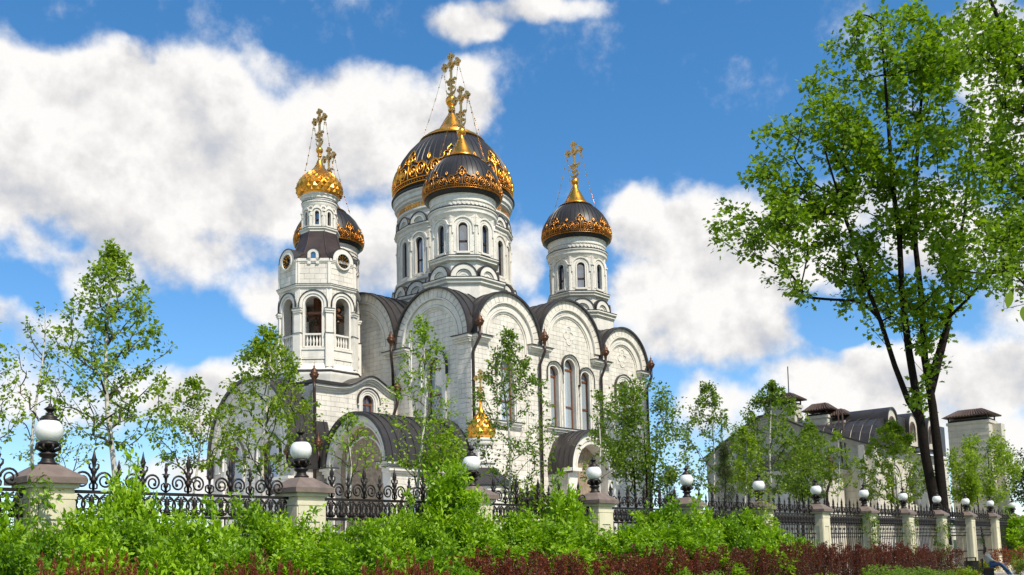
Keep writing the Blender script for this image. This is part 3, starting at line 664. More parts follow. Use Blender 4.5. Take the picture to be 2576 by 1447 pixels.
def main_tower(c):
    off = R(9.5)
    pb = MB(); pb.lathe([(4.55, 15.8), (4.55, 17.7), (4.7, 17.8), (4.7, 17.95), (4.82, 18.05), (4.82, 18.2), (4.3, 18.26)], 16, (*c, 0), off=PI/16+off); obj('pedestal', pb, 'trim', CATH)
    ring([(4.84, 18.2), (4.86, 18.24), (4.0, 18.4)], c, CATH, 'metal_edge', 'roof', 16, PI/16+off)
    kokoshniki(c, 16, off, 4.12, 18.4, .78, CATH)
    pb = MB(); pb.lathe([(4.0, 18.3), (4.0, 19.3), (4.15, 19.4), (4.15, 19.55), (3.9, 19.6)], 16, (*c, 0), off=PI/16+off); obj('pedestal', pb, 'trim', CATH)
    nwin_drum(c, 16, off, 3.78, 19.55, 22.75, .30, 19.85, 22.0, CATH, bz=(.3, .30))
    ring([(3.86, 22.7), (3.95, 22.8), (3.95, 23.0), (4.08, 23.08), (4.08, 23.2), (3.9, 23.24)], c, CATH, 'cornice', 'trim', 16, PI/16+off)
    ring([(4.10, 23.2), (4.12, 23.23), (3.8, 23.28)], c, CATH, 'metal_edge', 'roof', 16, PI/16+off)
    pb = MB(); pb.lathe([(3.78, 23.2), (3.78, 24.6)], 48, (*c, 0)); obj('drum_wall', pb, 'trim', CATH, smooth=True)
    kokoshniki(c, 16, off, 3.80, 23.27, .66, CATH, .1)
    ring([(3.80, 24.1), (3.90, 24.2), (3.90, 24.3), (3.80, 24.32), (3.80, 24.75), (3.95, 24.85), (3.95, 24.98), (4.06, 25.06), (4.06, 25.3), (4.16, 25.4), (4.16, 25.55), (3.9, 25.6)], c, CATH)
    fr = MB(); rs_ = [];
    for k in range(32):                               # gilded frieze plates
        F = face_frame(c, 2*PI*(k+.5)/32, 3.81); 
        for q in range(3): farch(fr, F, -.22+q*.22, 24.53, .05, .10, 0, .05, 8, 0, 2*PI)
        fbox(fr, F, -.35, .35, 24.40, 24.43, 0, .04); fbox(fr, F, -.35, .35, 24.65, 24.68, 0, .04)
    obj('gilded_frieze', fr, 'gold', CATH)
    ring([(4.17, 25.5), (4.26, 25.56), (4.26, 25.62), (3.9, 25.75)], c, CATH, 'metal_edge', 'dome')
    prof = [(3.78, 25.62), (4.0, 25.85), (4.10, 26.2), (4.12, 26.6), (4.05, 27.1), (3.86, 27.7), (3.54, 28.35), (3.1, 29.0), (2.6, 29.55), (2.15, 29.95), (1.75, 30.25)]
    gp = [(2.25, 29.9), (2.34, 29.95), (2.28, 30.05), (2.05, 30.12), (2.0, 30.28), (1.62, 30.4), (1.6, 30.55), (1.2, 30.62), (1.22, 30.72), (1.05, 30.85), (.86, 31.15), (.66, 31.5), (.47, 31.85), (.31, 32.1), (.26, 32.2)]
    d = dome(c, prof, gp, CATH, 60, 2.0, 25.95, 28.45, 8, off=PI/8*0)
    tip = MB(); tip.lathe([(.27, 32.15), (.2, 32.4), (.16, 32.6)], 16, (0, 0, 0)); obj('cone_tip', tip, 'dome', d, smooth=True)
    cross_on(c, 33.55, 3.05, CATH, .42, (2.2, 30.0))
main_tower((8.1, 9.65))
# --- bell tower over the entrance
BT = (-2.94, 9.87)
def bell_tower():
    c = BT; N = 8; apo = 2.17; half = apo*math.tan(PI/8)
    oc = lambda prof, name, m='trim': ring(prof, c, CATH, name, m, 8, PI/8)
    K = 1/math.cos(PI/8)
    oc([(2.35*K, 11.3), (2.35*K, 11.75), (2.42*K, 11.9), (2.42*K, 12.15), (2.3*K, 12.3), (2.26*K, 12.5), (2.2*K, 12.6)], 'plinth')
    oc([(2.45*K, 12.1), (2.47*K, 12.15), (2.2*K, 12.35)], 'metal_edge', 'roof')
    fl = MB(); fl.lathe([(2.1, 13.4), (2.1, 13.5)], 8, (*c, 0), off=PI/8); obj('belfry_floor', fl, 'mortar', CATH)
    ce = MB(); ce.lathe([(2.1, 17.0), (2.1, 17.1)], 8, (*c, 0), off=PI/8); obj('belfry_ceiling', ce, 'mortar', CATH)
    bal = MB(); bal.lathe([(.05, 0), (.05, .05), (.035, .08), (.06, .22), (.072, .30), (.05, .42), (.03, .52), (.045, .6), (.05, .64)], 10)
    BAL = mesh_of('baluster', bal, 'trim', True)
    for k in range(8):
        a = k*PI/4; F = face_frame(c, a, apo); vis = -math.sin(CATH.rotation_euler[2]+a) > -.35
        ow, zb, zs = .48, 13.55, 16.05
        m = MB(); fplate(m, F, [(-half, 12.5), (half, 12.5), (half, 17.0), (-half, 17.0)], [arch_poly(0, ow, zb, zs)], 0., .4); wall = obj('belfry_wall', m, 'mortar', CATH)
        if vis:
            ashlar(F, -half, half, 12.6, 17.0, None, [(0, ow+.30, zb-.75, zs)], ch=.30, bw=.5, wall=wall)
            t = MB(); farch(t, F, 0, zs, ow, ow+.12, -.02, .05, 16, legs=zs-zb); farch(t, F, 0, zs, ow+.14, ow+.30, -.02, .10, 16, legs=.5); fbox(t, F, -.7, .7, 13.38, 13.5, -.02, .10); fbox(t, F, -.7, .7, 12.85, 12.95, -.02, .08); fbox(t, F, -.64, .64, 12.97, 13.36, -.02, .05)
            so_ = obj('arch_surround', t, 'trim', CATH); dr = MB(); farch(dr, F, 0, zs, ow+.30, ow+.36, -.02, .14, 16, legs=.15); obj('drip', dr, 'roof', so_)
            for i in range(5):
                o = obj('baluster', BAL, None, CATH); o.location = F.P(-.36+i*.18, 13.62, -.10)
            hr = MB(); fbox(hr, F, -ow+.002, ow-.002, 14.26, 14.36, -.2, 0); obj('handrail', hr, 'trim', CATH)
            hr = MB(); fbox(hr, F, -ow+.002, ow-.002, 13.555, 13.62, -.2, 0); obj('foot_rail', hr, 'trim', CATH)
            bm_ = MB(); fbox(bm_, F, -ow, ow, 15.62, 15.76, -.75, -.6); obj('bell_beam', bm_, 'wood', CATH)
        # corner buttress with metal caps
        v = Vector((math.cos(a+PI/8), math.sin(a+PI/8))); FB = Frame((c[0]+v.x*apo*K*.985, c[1]+v.y*apo*K*.985), (-v.y, v.x), (v.x, v.y))
        if -math.sin(CATH.rotation_euler[2]+a+PI/8) > -.5:
            b = MB(); fbox(b, FB, -.24, .24, 12.4, 14.35, -.2, .16); fbox(b, FB, -.20, .20, 14.35, 15.55, -.2, .10); fbox(b, FB, -.25, .25, 15.55, 15.66, -.2, .16); fbox(b, FB, -.29, .29, 15.66, 15.78, -.2, .20); fbox(b, FB, -.16, .16, 15.78, 17.0, -.2, .05); bo = obj('buttress', b, 'trim', CATH)
            q = MB()
            for (z, w, d) in ((14.352, .28, .21), (15.782, .31, .24)): q.add([FB.P(-w, z, -.1), FB.P(w, z, -.1), FB.P(w, z, d), FB.P(-w, z, d), FB.P(-w*.4, z+.13, -.1), FB.P(w*.4, z+.13, -.1)], [(0, 1, 2, 3), (3, 2, 5, 4), (2, 1, 5), (0, 3, 4)])
            obj('metal_cap', q, 'roof', bo)
        # upper stage
        m = MB(); fplate(m, F, [(-half, 17.2), (half, 17.2), (half, 18.75), (-half, 18.75)], (), -.02, .3); uw = obj('belfry_wall', m, 'mortar', CATH)
        if vis: ashlar(F, -half+.1, half-.1, 17.22, 18.5, None, (), d=-.02, ch=.30, bw=.6, wall=uw)
        if vis:
            p = MB()
            for sx in (-1, 1): fbox(p, F, sx*half-.11, sx*half+.11, 17.2, 18.5, -.05, .05)
            fbox(p, F, -half, half, 18.5, 18.58, -.1, .06); fbox(p, F, -half, half, 18.582, 18.75, -.1, .10); obj('cornice', p, 'trim', CATH)
            if k % 2 == 0:                               # clock gable on the four main sides
                zc = 18.72; gb = MB(); farch(gb, F, 0, zc, .43, .51, -.3, .18, 24, 0, 2*PI); farch(gb, F, 0, zc, .51, .74, -.3, .13, 24, -.1, PI+.1); fplate(gb, F, arch_poly(0, .7, 18.2, zc, 14), (), .03, .3); go2 = obj('clock_gable', gb, 'trim', CATH)
                rf = MB(); farch(rf, F, 0, zc, .74, .79, -.75, .16, 20); obj('metal_edge', rf, 'roof', go2)
                dl = MB(); dl.add([F.P(0.43*math.cos(2*PI*i/28), zc+.43*math.sin(2*PI*i/28), .10) for i in range(28)], [tuple(range(28))]); ck = obj('clock', dl, 'clock_black', CATH)
                mk = MB()
                for h_ in range(12):
                    an = h_*PI/6; u_ = Vector((math.sin(an), math.cos(an))); w_ = Vector((u_.y, -u_.x)); q0, q1 = u_*.22, u_*.40
                    mk.add([*[F.P(v_.x, zc+v_.y, .112) for v_ in (q0+w_*.008, q0-w_*.008, q1-w_*.026, q1+w_*.026)]], [(0, 1, 2, 3)])
                obj('hour_marks', mk, 'gold', ck)
                for (an, L_, w0) in ((R(-8), .30, .018), (R(-55), .38, .013)):
                    hd = MB(); u_ = Vector((math.sin(an), math.cos(an))); w_ = Vector((u_.y, -u_.x)); q0, q1 = u_*-.08, u_*L_
                    hd.add([*[F.P(v_.x, zc+v_.y, .125) for v_ in (q0+w_*w0, q0-w_*w0, q1-w_*.006, q1+w_*.006)]], [(0, 1, 2, 3)]); obj('clock_hand', hd, 'gold', ck)
            else:
                zb, zs = 18.42, 18.98; gb = MB(); farch(gb, F, 0, zs, .15, .33, -.5, .10, 14, legs=zs-zb); so_ = obj('lucarne', gb, 'trim', CATH); rf = MB(); farch(rf, F, 0, zs, .33, .37, -.6, .13, 14, legs=.3); obj('metal_edge', rf, 'roof', so_)
                gp = MB(); pl = arch_poly(0, .15, zb, zs, 10); gp.add([F.P(x, z, .02) for x, z in pl], [tuple(range(len(pl)))]); obj('pane', gp, 'glass', so_)
    oc([(2.2*K, 16.98), (2.3*K, 17.04), (2.3*K, 17.12), (2.36*K, 17.16), (2.36*K, 17.22), (2.1*K, 17.26)], 'cornice'); oc([(2.37*K, 17.20), (2.38*K, 17.235), (2.1*K, 17.30)], 'metal_edge', 'roof')
    # bells
    bl = MB(); bl.lathe([(.02, .62), (.10, .60), (.17, .5), (.20, .3), (.26, .12), (.34, .02), (.36, 0), (.33, 0), (.22, .15), (.15, .45)], 18, cap=False); bl.lathe([(.03, .6), (.03, .8)], 8)
    BELL = mesh_of('bell', bl, 'bronze', True)
    for (a, r_, z, s) in ((0, 0, 14.5, 1.35), (R(180), 1.25, 15.0, .8), (R(225), 1.2, 15.1, .62), (R(200), 1.35, 15.3, .5), (R(270), 1.2, 14.95, .8), (R(250), 1.3, 15.2, .5), (R(285), 1.35, 15.3, .45), (R(160), 1.3, 15.25, .5)):
        o = obj('bell', BELL, None, CATH); o.location = (c[0]+r_*math.cos(a), c[1]+r_*math.sin(a), z); o.scale = (s, s, s)
    ps = MB(); ps.box((c[0]-.25, c[1]-.25, 13.5), (c[0]+.25, c[1]+.25, 17.0)); obj('belfry_post', ps, 'wood', CATH)
    for a in (0, PI/2):
        tb = MB(); q = Vector((math.cos(a), math.sin(a))); tb.tube([(c[0]-q.x*1.9, c[1]-q.y*1.9, 15.9), (c[0]+q.x*1.9, c[1]+q.y*1.9, 15.9)], .10, 6); obj('bell_beam', tb, 'wood', CATH)
    # tent roof with hip ridges
    tr = MB(); tr.lathe([(2.28*K, 18.76), (2.1*K, 18.85), (1.62*K, 19.2), (1.3*K, 19.8), (1.12*K, 20.4), (1.04*K, 20.85)], 8, (*c, 0), off=PI/8); obj('tent_roof', tr, 'tent', CATH)
    for k in range(8):
        a = k*PI/4+PI/8; h = MB(); h.tube([(c[0]+r_*K*math.cos(a), c[1]+r_*K*math.sin(a), z+.01) for r_, z in ((2.2, 18.8), (1.62, 19.2), (1.3, 19.8), (1.12, 20.4), (1.04, 20.85))], .035, 5); obj('hip_seam', h, 'tent', CATH)
    oc([(1.06, 20.7), (1.16, 20.78), (1.16, 20.88), (1.24, 20.94), (1.24, 21.04), (1.0, 21.1)], 'cornice'); oc([(1.255, 21.02), (1.26, 21.05), (1.0, 21.12)], 'metal_edge', 'roof')
    nwin_drum(c, 8, 0., .90, 21.05, 22.45, .125, 21.2, 21.95, CATH, bz=(.18, .15), ash=False)
    ar = MB()
    for k in range(16):
        F = face_frame(c, k*PI/8+PI/16*0, .97); farch(ar, F, 0, 22.22, .10, .19, -.1, .04, 10)
    obj('arcature', ar, 'trim', CATH)
    ring([(.96, 22.38), (1.02, 22.46), (1.02, 22.6), (1.07, 22.64), (1.07, 22.74), (.98, 22.76)], c, CATH); ring([(1.08, 22.72), (1.09, 22.75), (.98, 22.78)], c, CATH, 'metal_edge', 'roof')
    ring([(1.0, 22.76), (1.0, 22.85), (1.06, 22.9), (1.06, 23.02), (1.13, 23.08), (1.13, 23.2)], c, CATH)
    prof = [(1.10, 23.12), (1.27, 23.3), (1.34, 23.55), (1.34, 23.75), (1.24, 24.05), (1.05, 24.33), (.80, 24.58), (.55, 24.82), (.36, 25.05), (.22, 25.3), (.14, 25.55)]
    dm = MB(); dm.lathe(prof, 40, (0, 0, 0), cap=False); do = obj('dome', dm, 'gold', CATH, smooth=True); do.location = (*c, 0)
    zs_ = [p[1] for p in prof]; rad = lambda z: float(np.interp(z, zs_, [p[0] for p in prof])); zl = np.linspace(23.2, 24.75, 300)
    arc = np.concatenate([[0], np.cumsum(np.hypot(np.diff(zl), np.diff([rad(z) for z in zl])))]); rows = 8; n = 22
    for j in range(rows):                                # faceted pyramid scales, one by one
        t = lambda q: float(np.interp(arc[-1]*(j+q)/rows, arc, zl)); z0, z1, z2 = t(-.45), t(.5), t(1.45)
        z0 = max(z0, 23.13); w = PI/n*.96; P_ = lambda z, a, h: (((rad(z)+h)*math.cos(a)), (rad(z)+h)*math.sin(a), z)
        s_ = MB(); s_.add([P_(z0, 0, .005), P_(z1, w, .005), P_(z2, 0, .005), P_(z1, -w, .005), P_(z1-.02, 0, .105)], [(0, 1, 4), (1, 2, 4), (2, 3, 4), (3, 0, 4)]); me = mesh_of('scale', s_, 'gold')
        for i in range(n):
            o = obj('scale', me, None, do); o.rotation_euler = (0, 0, 2*PI*(i+(.5 if j % 2 else 0))/n)
    cross_on(c, 26.4, 2.35, CATH, .22, (1.0, 24.3))
bell_tower()

# --- entrance block below the tower (narthex) and its barrel-roofed west end
FNX = Frame((0, 6.2), (1, 0), (0, -1)); FNW = Frame((-6.08, 0), (0, -1), (-1, 0))
def narthex():
    gc, gr, zc = -2.2, 1.95, 11.05
    top = lambda s: 10.95+max(0., .78*math.exp(-((s-gc)/1.15)**2))
    xs = [-6.08+6.06*i/48 for i in range(49)]
    outer = [(-6.08, 0), (-.02, 0)]+[(x, top(x)-.36) for x in reversed(xs)]
    m = MB(); fplate(m, FNX, outer, [arch_poly(gc-.1, .40, 9.6, 10.32, 12)], 0., .35); wall = obj('facade_wall', m, 'mortar', CATH)
    ashlar(FNX, -6.06, -.03, 3., 11.2, lambda x: top(x)-.36, [(gc-.1, .78, 9.55, 10.32)], wall=wall)
    for k, (z0, z1, d) in enumerate(((-.36, -.24, .10), (-.238, -.12, .2), (-.118, 0, .32))):   # cornice that swells over the window
        b = MB(); P_ = []
        for x in xs: P_ += [FNX.P(x, top(x)+z0, -.3), FNX.P(x, top(x)+z0, d), FNX.P(x, top(x)+z1, d), FNX.P(x, top(x)+z1, -.3)]
        b.add(P_, [(i*4+j, i*4+(j+1) % 4, i*4+4+(j+1) % 4, i*4+4+j) for i in range(48) for j in range(4)]+[(0, 1, 2, 3), (192, 193, 194, 195)]); obj('cornice', b, 'trim', wall)
    b = MB(); P_ = []
    for x in xs: P_ += [FNX.P(x, top(x)+.004, .40), FNX.P(x, top(x)+.07, .40), FNX.P(x, top(x)+.16, -1.6)]
    b.add(P_, [(i*3+j, i*3+j+1, i*3+4+j, i*3+3+j) for i in range(48) for j in range(2)]); obj('eaves_roof', b, 'roof', CATH)
    window(FNX, gc-.1, .40, 9.6, 10.32, CATH, .22, pane='glass', bars=(10.15,), mull=True); hood(FNX, gc-.1, .40, 9.6, 10.32, CATH, (.08, .26, .36), (.08, .14), leg=.25)
    # end wall behind the great gable, and flat roof
    m = MB(); fplate(m, FNW, [(-13.6, 0), (-6.2, 0), (-6.2, 10.9), (-13.6, 10.9)], (), 0., .3); w2 = obj('facade_wall', m, 'mortar', CATH)
    r = MB(); r.box((-6.0, 6.25, 10.9), (0, 13.6, 11.25)); obj('flat_roof', r, 'roof', CATH)
    n_ = MB(); n_.box((-6.0, 13.4, 0), (0, 13.6, 10.9)); obj('facade_wall', n_, 'mortar', CATH)
    downpipe([(-6.2, 5.85, 11.0), (-6.2, 5.85, 10.6), (-6.05, 6.0, 9.6), (-6.05, 6.02, 2.)], CATH)
    downpipe([(-.35, 5.9, 10.9), (-.35, 5.9, 10.4), (-.5, 6.05, 9.7), (-.5, 6.07, 8.)], CATH)
    # great gable at the west end
    FG = Frame((-7.3, 0), (0, -1), (-1, 0)); sc, r_, zs = -10.1, 4.05, 7.5
    outer = [(sc-r_, 0), (sc+r_, 0)]+[(sc+r_*math.cos(PI*i/30), zs+r_*math.sin(PI*i/30)) for i in range(31)]
    wins = [(sc+1.75, .8, 5.4, 7.2), (sc-1.75, .8, 5.4, 7.2)]
    m = MB(); fplate(m, FG, outer, [arch_poly(*w) for w in wins], 0., .35); gw = obj('facade_wall', m, 'mortar', CATH)
    rn = r_-.9; ashlar(FG, sc-rn, sc+rn, 2.5, zs+rn, lambda x: zs+math.sqrt(max(0, rn*rn-(x-sc)**2)), [(w[0], w[1]+.36, w[2]-.02, w[3]) for w in wins], wall=gw)
    a = MB(); farch(a, FG, sc, zs, rn, rn+.12, 0, .16, 30, legs=1.); farch(a, FG, sc, zs, rn+.15, r_-.42, 0, .12, 30, legs=1.); obj('arch_moulding', a, 'trim', gw)
    voussoirs(FG, sc, zs, r_-.40, r_-.01, .002, .20, 30, gw)
    for w in wins: window(FG, *w, CATH, .25, bars=(w[3]-.1,)); hood(FG, *w, CATH, (.08, .26, .36), (.08, .14), leg=.6)
    for s0, s1 in ((sc-r_-.1, sc-r_+1.5), (sc+r_-1.5, sc+r_+.1)): im = MB(); fbox(im, FG, s0, s1, 5.75, 5.9, -.05, .45); fbox(im, FG, s0+.08, s1-.08, 5.55, 5.748, -.05, .32); fbox(im, FG, s0+.12, s1-.12, 3., 5.548, -.05, .20); obj('impost', im, 'trim', gw)
    barrel(FG, sc, zs, r_, -2.2, .30, CATH, skirt=1.2, th=.14)
    for y0 in (6.05, 14.): sw = MB(); sw.box((-7.28, y0, 0), (-6.1, y0+.15, 7.4)); obj('facade_wall', sw, 'mortar', CATH)
    downpipe([(-7.55, 6.35, 6.9), (-7.5, 6.35, 6.5), (-6.5, 6.05, 5.9)], CATH, .07, True, .8)
narthex()
def side_porch():
    F = Frame((-5.65, 0), (0, -1), (-1, 0)); sc, r_, zs = -2.87, 2.62, 6.3
    ri = 2.05
    outer = [(sc-r_, 0), (sc+r_, 0)]+[(sc+r_*math.cos(PI*i/26), zs+r_*math.sin(PI*i/26)) for i in range(27)]
    m = MB(); fplate(m, F, outer, [arch_poly(sc, ri, 2.2, zs, 24)], 0., .5); w = obj('porch_wall', m, 'trim', CATH)
    b = MB(); pl = arch_poly(sc, ri, 2.2, zs, 24); b.add([F.P(x, z, -.5) for x, z in pl], [tuple(range(len(pl)))]); obj('porch_tympanum', b, 'mosaic', CATH)
    a = MB(); farch(a, F, sc, zs, ri+.03, ri+.12, 0, .06, 26); farch(a, F, sc, zs, ri+.2, ri+.5, 0, .09, 26); farch(a, F, sc, zs, ri-.6, ri-.5, -.52, -.44, 24, legs=1.); obj('arch_moulding', a, 'trim', w)
    for s0, s1 in ((sc-r_-.12, sc-ri+.05), (sc+ri-.05, sc+r_+.12)):
        im = MB(); fbox(im, F, s0-.1, s1+.1, zs-.14, zs-.02, -.3, .34); fbox(im, F, s0, s1, zs-.3, zs-.142, -.3, .22); fbox(im, F, s0+.06, s1-.06, zs-.5, zs-.302, -.3, .12); io = obj('impost', im, 'trim', w); dr = MB(); fbox(dr, F, s0-.14, s1+.14, zs-.018, zs+.02, -.25, .40); obj('drip', dr, 'roof', io)
    barrel(F, sc, zs, r_-.02, -5.6, .28, CATH, .52, .12, .14)
    barrel(F, sc, zs, r_+.18, -5.62, -4.7, CATH, .5, .12, .1, seams=False)
    FP = Frame((0, .25), (1, 0), (0, -1)); hl = [arch_poly(-4.1, .55, 2.3, 4.0), arch_poly(-1.9, .55, 2.3, 4.0)]
    m = MB(); fplate(m, FP, [(-5.6, 0), (0, 0), (0, 6.), (-5.6, 6.)], hl, 0., .3); pw = obj('porch_wall', m, 'mortar', CATH); ashlar(FP, -5.6, 0, 2., 5.7, None, [(-4.1, .9, 2.25, 4.), (-1.9, .9, 2.25, 4.)], wall=pw)
    for x in (-4.1, -1.9): window(FP, x, .55, 2.3, 4., CATH, .22); hood(FP, x, .55, 2.3, 4., CATH)
    c_ = MB(); fbox(c_, FP, -5.9, 0, 5.7, 5.82, -.1, .14); fbox(c_, FP, -5.95, 0, 5.822, 6.0, -.1, .26); co_ = obj('cornice', c_, 'trim', CATH); d_ = MB(); fbox(d_, FP, -6., 0, 6.002, 6.04, -.3, .33); obj('drip', d_, 'roof', co_)
    downpipe([(-3.2, -.25, 6.35), (-3.2, -.2, 5.9), (-3.7, .05, 5.1), (-3.7, .05, 1.5)], CATH, .075)
    downpipe([(-5.9, 5.9, 7.3), (-5.85, 5.9, 6.9), (-6.05, 6.1, 6.2)], CATH, .075)
side_porch()
def south_portal():
    F = Frame((0, -1.65), (1, 0), (0, -1)); sc, r_, zs = 8.2, 2.25, 6.4
    outer = [(sc-r_, 0), (sc+r_, 0)]+[(sc+r_*math.cos(PI*i/24), zs+r_*math.sin(PI*i/24)) for i in range(25)]
    m = MB(); fplate(m, F, outer, [arch_poly(sc, 1.45, .2, zs, 20)], 0., .8); w = obj('portal_wall', m, 'trim', CATH)
    b = MB(); pl = arch_poly(sc, 1.45, .2, zs, 20); b.add([F.P(x, z, -.8) for x, z in pl], [tuple(range(len(pl)))]); obj('portal_tympanum', b, 'mosaic', CATH)
    a = MB(); farch(a, F, sc, zs, 1.5, 1.62, 0, .06, 22); farch(a, F, sc, zs, 1.72, 2.1, 0, .08, 22); obj('arch_moulding', a, 'trim', w)
    for s0, s1 in ((sc-r_-.1, sc-1.4), (sc+1.4, sc+r_+.1)): im = MB(); fbox(im, F, s0, s1, zs-.2, zs, -.3, .3); obj('impost', im, 'trim', w)
    barrel(F, sc, zs, r_, -1.6, .25, CATH, .4, .3)
    for x0 in (sc-r_, sc+r_-.2): sw = MB(); sw.box((x0, -1.6, 0), (x0+.2, 0, zs-.2)); obj('portal_wall', sw, 'mortar', CATH)
south_portal()
# --- ladder on the roof beside the great drum
ld = MB(); a0, a1 = Vector((3.2, 8.9, 16.2)), Vector((4.3, 8.6, 19.3)); sd_ = Vector((0, .22, 0))
for s in (-1, 1): ld.tube([a0+sd_*s, a1+sd_*s], .03, 5)
for k in range(1, 11): p = a0.lerp(a1, k/11); ld.tube([p-sd_, p+sd_], .02, 4)
obj('roof_ladder', ld, 'iron', CATH)

# --- whole ashlars: the largest in view one by one, the rest as one part
blk = MB(); blk.box((-.5, -1, -.5), (.5, 0, .5)); UB = mesh_of('stone_block', blk, 'stone')
cw = Matrix.Rotation(PI/2-PHI, 4, 'Z'); cw.translation = (-2.02, 50, 0)
def seen(b):
    p = cw @ b[0].P(b[1], b[2], b[3]); dist = (p-Vector((0, 0, EYE))).length; n = (cw.to_3x3() @ b[0].n)
    return b[4]*b[5]*max(.0, -(p-Vector((0, 0, EYE))).normalized().dot(n))/dist**2*(1 if b[2] > 7.5 else .3)
full_blocks.sort(key=seen, reverse=True)
for i, (F, s, z, d, w, h, wall, th) in enumerate(full_blocks):
    jit = random.uniform(-.006, .006)
    if i < 300:
        o = obj('stone_block', UB, None, wall, mx=F.M(s, z, 0, d) @ Matrix.Diagonal((w, th+jit, h, 1)))
    else: fbox(cut_blocks, F, s-w/2, s+w/2, z-h/2, z+h/2, d, d+th+jit)
o = obj('stone_blocks', cut_blocks, 'stone', CATH); o['kind'] = 'stuff'

# ------------------------------------------------------------------ small free-standing chapel with gilded cupola
def chapel():
    p = ground_at(1216, 43.5); t = thing('chapel_kiosk', 'small white octagonal chapel with one gilded onion cupola before the cathedral corner', 'chapel', p, PI/2-PHI); t.location.z += 1.4
    L_ = lambda prof, name, m, n=8, off=PI/8, sm=False: obj(name, (lambda b: (b.lathe(prof, n, off=off), b)[1])(MB()), m, t, smooth=sm)
    L_([(1.35, -1.4), (1.35, 3.0), (1.5, 3.1), (1.5, 3.3)], 'chapel_body', 'trim'); L_([(1.6, 3.3), (1.62, 3.36), (.9, 3.95), (.62, 4.2)], 'chapel_roof', 'roof')
    L_([(.62, 4.0), (.62, 4.35), (.70, 4.42), (.70, 4.5), (.55, 4.54)], 'plinth', 'trim'); L_([(.49, 4.5), (.49, 5.35)], 'drum', 'trim'); L_([(.54, 5.28), (.58, 5.36), (.58, 5.44), (.64, 5.5), (.64, 5.6), (.5, 5.62)], 'cornice', 'trim', 24)
    for k in range(8):
        F = face_frame((0, 0), k*PI/4, .45); a = MB(); farch(a, F, 0, 5.08, .09, .15, -.05, .045, 10, legs=.08); ao = obj('blind_arch', a, 'trim', t); d = MB(); farch(d, F, 0, 5.08, .15, .175, -.05, .06, 10); obj('metal_edge', d, 'roof', ao)
        q = MB(); fbox(q, F, -.07, .07, 4.62, 4.68, 0, .05); obj('corbel', q, 'roof', t)
    prof = [(.50, 5.58), (.60, 5.7), (.66, 5.9), (.66, 6.02), (.58, 6.25), (.42, 6.48), (.26, 6.68), (.15, 6.88), (.08, 7.1), (.05, 7.3)]
    d = MB(); d.lathe(prof, 24, cap=False); do = obj('cupola', d, 'gold', t, smooth=True)
    rad = lambda z: float(np.interp(z, [p_[1] for p_ in prof], [p_[0] for p_ in prof]))
    for j in range(6):
        z0, z1, z2 = 5.56+j*.19, 5.70+j*.19, 5.86+j*.19; z0 = max(5.58, z0); w = PI/14; P_ = lambda z, a, h: ((rad(z)+h)*math.cos(a), (rad(z)+h)*math.sin(a), z)
        s_ = MB(); s_.add([P_(z0, 0, .003), P_(z1, w, .003), P_(z2, 0, .003), P_(z1, -w, .003), P_(z1, 0, .045)], [(0, 1, 4), (1, 2, 4), (2, 3, 4), (3, 0, 4)]); me = mesh_of('scale', s_, 'gold')
        for i in range(14): o = obj('scale', me, None, do); o.rotation_euler = (0, 0, 2*PI*(i+(.5 if j % 2 else 0))/14)
    o = obj('cross', CROSS['m'], None, t); o.location = (0, 0, 7.5); o.scale = (1.35,)*3
    o = obj('finial_ball', CROSS['b'], None, t); o.location = (0, 0, 7.42); o.scale = (.11,)*3
chapel()
# ------------------------------------------------------------------ fence: pillars, lamps, wrought-iron spans
P0, STEP = Vector((-6.97, 13.94, 0)), Vector((3.03, 3.44, 0))
TD = STEP.normalized(); FANG = math.atan2(TD.y, TD.x); SPAN = STEP.length
PW = .30                                               # half width of a pillar
def make_pillar():
    t = thing('fence_pillar', '', 'pillar', rz=FANG)
    s = MB(); s.box((-PW, -PW, 0), (PW, PW, 2.86)); obj('shaft', s, 'cream', t)
    b = MB(); b.box((-PW-.06, -PW-.06, .0), (PW+.06, PW+.06, .45)); obj('plinth', b, 'cream', t)
    c = MB(); c.box((-PW-.025, -PW-.025, 2.70), (PW+.025, PW+.025, 2.78)); c.box((-PW-.05, -PW-.05, 2.862), (PW+.05, PW+.05, 2.93)); obj('moulding', c, 'cream', t)
    for k in range(4):                                 # raised frame leaves a sunk panel on every side
        F = face_frame((0, 0), k*PI/2, PW); f = MB()
        fbox(f, F, -PW, -PW+.13, .46, 2.69, 0, .022); fbox(f, F, PW-.13, PW, .46, 2.69, 0, .022); fbox(f, F, -PW+.131, PW-.131, 2.40, 2.69, 0, .022); fbox(f, F, -PW+.131, PW-.131, .46, .68, 0, .022); obj('panel_frame', f, 'cream', t)
    h = MB(); w = PW+.13
    h.add([(-w, -w, 2.93), (w, -w, 2.93), (w, w, 2.93), (-w, w, 2.93), (-w, -w, 3.02), (w, -w, 3.02), (w, w, 3.02), (-w, w, 3.02), (-.15, -.15, 3.22), (.15, -.15, 3.22), (.15, .15, 3.22), (-.15, .15, 3.22)],
          [(3, 2, 1, 0), (0, 1, 5, 4), (1, 2, 6, 5), (2, 3, 7, 6), (3, 0, 4, 7), (4, 5, 9, 8), (5, 6, 10, 9), (6, 7, 11, 10), (7, 4, 8, 11), (8, 9, 10, 11)])
    obj('cap', h, 'cap_stone', t)
    return t
